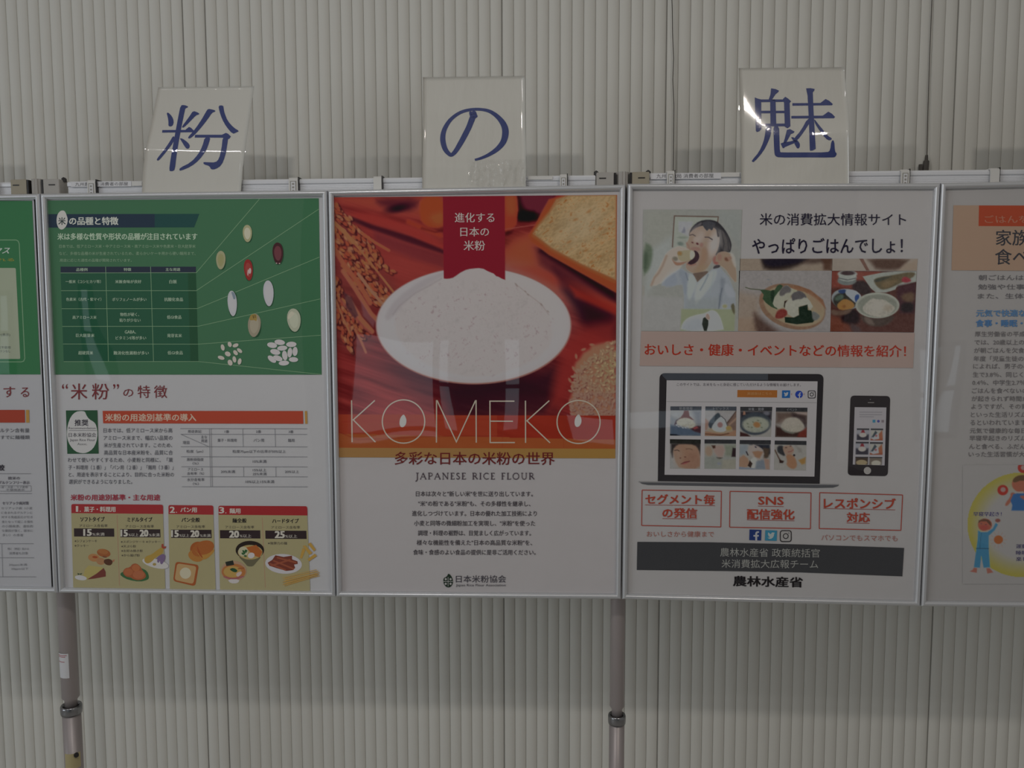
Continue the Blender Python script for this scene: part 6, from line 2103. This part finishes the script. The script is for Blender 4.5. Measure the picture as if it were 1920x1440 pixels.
# ================================================================= poster 4 (cut off at the right)
W4 = (112, 110, 109)
k = Ink(W4, 1)
k.poly([(1787.8, 385), (2250, 386), (2246, 510), (1784, 506.8)], (138, 114, 96))
k.build('peach_block', S4)
k = Ink(W4, 2)
k.poly([(1835.6, 385.2), (2200, 386), (2199, 426), (1834.8, 423.8)], (136, 54, 34))
k.build('orange_block', S4)
k = Ink(W4, 3)
k.text('ごはんを食べて元気に！', 1846, 403.6, 2070, 418.6, (168, 108, 86), 0.012, shear=-3)
k.text('家族そろって朝ごはんを', 1867.6, 431, 2210, 460.4, (42, 42, 46), 0.012)
k.text('食べよう', 1866, 467, 1990, 496, (42, 42, 46), 0.012)
k.build('heading_lettering', S4, stuff=True)
k = Ink(W4, 3)
BL = (66, 98, 132)
k.text('元気で快適な毎日のために', 1830.8, 580.6, 2018, 593.6, BL, 0.03)
k.text('食事・睡眠・運動を大切に', 1830, 599.4, 2016, 612.6, (58, 94, 134), 0.03)
k.build('blue_lettering', S4, stuff=True)
k = Ink(W4, 3)
TG = (70, 68, 70)
for s, x0, x1, y in (('朝ごはんは、眠っている体と脳を', 1835, 2090, 520.4), ('勉強や仕事の集中力を高めます。', 1834, 2088, 537.8), ('また、生体リズムを整えます。', 1833.2, 2070, 555)):
    k.text(s, x0, y - 5, x1, y + 5, TG, 0.008)
L4 = ['厚生労働省の平成の調査結果', 'では、20歳以上の男女の一部', 'が朝ごはんを欠食しています', '年度「児童生徒の食生活調査', 'によれば、男子の小学生は', '生で3.8％、同じく女子では', '0.4％、中学生2.7％という', 'ごはんを食べないのは朝早く', 'が起きられず時間がないから',
      'ようですが、その背景に夜型', 'といった生活リズム生活が', 'るといわれています。', '元気で健康的な毎日を送るに', '早寝早起きのリズムにきち', 'んと食べる、ふだんからこう', 'いった生活習慣が大切です。']
for i, (s, yy) in enumerate(zip(L4, (318, 392, 465, 540, 608, 683, 755, 828, 900, 970, 1043, 1115, 1188, 1255, 1330, 1400))):
    y = 560 + yy / 4.8
    x0 = 1828 - i * 0.78
    V, _ = text_mesh(s, 0.0)
    w = (V[:, 0].max() - V[:, 0].min()) * 11.9
    k.text(s, x0, y - 5, x0 + w, y + 5, (76, 73, 74), 0.008)
for s, y in (('運動', 1024.4), ('睡眠', 1036.4), ('楽し', 1048.2)):
    k.text(s, 1905, y - 4, 1926, y + 4, (48, 44, 72), 0.02)
k.text('早寝早起き！', 1825, 959.6, 1878, 968, (54, 50, 84), 0.02)
k.build('body_text', S4)
# the round cycle drawing with the child in pyjamas
A = Art(1805, 872, 2025, 1095, W4, 1.25, (112, 110, 109))
cx, cy = 1915, 984
rr_ = np.sqrt((A.X - cx) ** 2 + ((A.Y - cy) * 1.03) ** 2)
edge = np.clip((rr_ - 62) / 34, 0, 1) ** 1.3 * (rr_ < 101)
edge *= 0.9
yel = np.array([132, 124, 52])
A.A = A.A * (1 - edge[..., None]) + yel * edge[..., None]
out = rr_ > 101
A.A[out] = np.array([112, 110, 109])
A.tf = (1780, 850, 5.757)
# rings
A.ell(577, 397, 58, 56, (136, 44, 38), 0, 6)
A.ell(580, 392, 28, 26, (128, 104, 100), 0, 6)
A.ell(800, 155, 62, 58, (136, 46, 40), 0, 6)
A.ell(800, 155, 28, 26, (128, 104, 100), 0, 6)
# second child: head and blue shirt
A.ell(790, 330, 115, 95, (128, 74, 58), 0, 8)
A.poly([(680, 300), (700, 260), (760, 232), (840, 238), (900, 280), (900, 320), (780, 290), (700, 320)], (70, 54, 38), 8, 1)
A.poly([(690, 420), (720, 440), (640, 560), (600, 570), (610, 530), (660, 470), (660, 430)], (120, 72, 58), 8, 1)
A.poly([(690, 440), (740, 430), (900, 430), (920, 620), (670, 618), (680, 560), (660, 510)], (38, 70, 110), 8, 0)
A.poly([(730, 415), (800, 410), (800, 432), (740, 430)], (120, 112, 108), 6)
A.poly([(750, 460), (830, 455), (830, 510), (800, 500)], (120, 68, 58), 10, 1)
# child stretching
A.poly([(310, 830), (340, 850), (410, 850), (470, 810), (500, 750), (525, 770), (490, 830), (425, 890), (425, 1030), (440, 1230), (370, 1235), (345, 1110), (330, 1235), (265, 1230), (290, 1040), (305, 930)], (48, 92, 118), 6)
A.line([(290, 1026), (425, 1028)], 8, (34, 56, 74), 5)
A.line([(345, 860), (330, 1020)], 4, (34, 60, 78), 5)
A.ell(385, 772, 76, 68, (138, 76, 60), 0, 6)
A.ell(375, 800, 46, 26, (136, 58, 54), 0, 12, .7)
A.poly([(310, 760), (318, 725), (370, 705), (420, 715), (450, 745), (455, 790), (440, 780), (400, 735), (340, 735)], (72, 50, 40), 6, 0)
A.ell(523, 725, 28, 20, (96, 56, 50), 0, 6)
A.ell(345, 758, 8, 5, (64, 44, 50), 0, 4)
A.ell(395, 768, 10, 5, (64, 44, 50), 0, 4)
A.line([(365, 845), (400, 838), (425, 828)], 10, (118, 108, 96), 5)
A.poly([(265, 1235), (300, 1240), (295, 1290), (220, 1275), (250, 1258)], (124, 76, 66), 6)
A.poly([(400, 1240), (435, 1240), (475, 1285), (410, 1298)], (124, 76, 66), 6)
# sun
for i in range(12):
    a = i * math.pi / 6
    A.line([(530 + 62 * math.cos(a), 932 + 62 * math.sin(a)), (530 + 88 * math.cos(a), 932 + 88 * math.sin(a))], 6, (132, 100, 84), 5, .6)
A.ell(530, 932, 49, 46, (148, 82, 44), 0, 6)
A.build('cycle_drawing', S4, 1, 'printed drawing of a child in blue pyjamas inside a yellow ring')
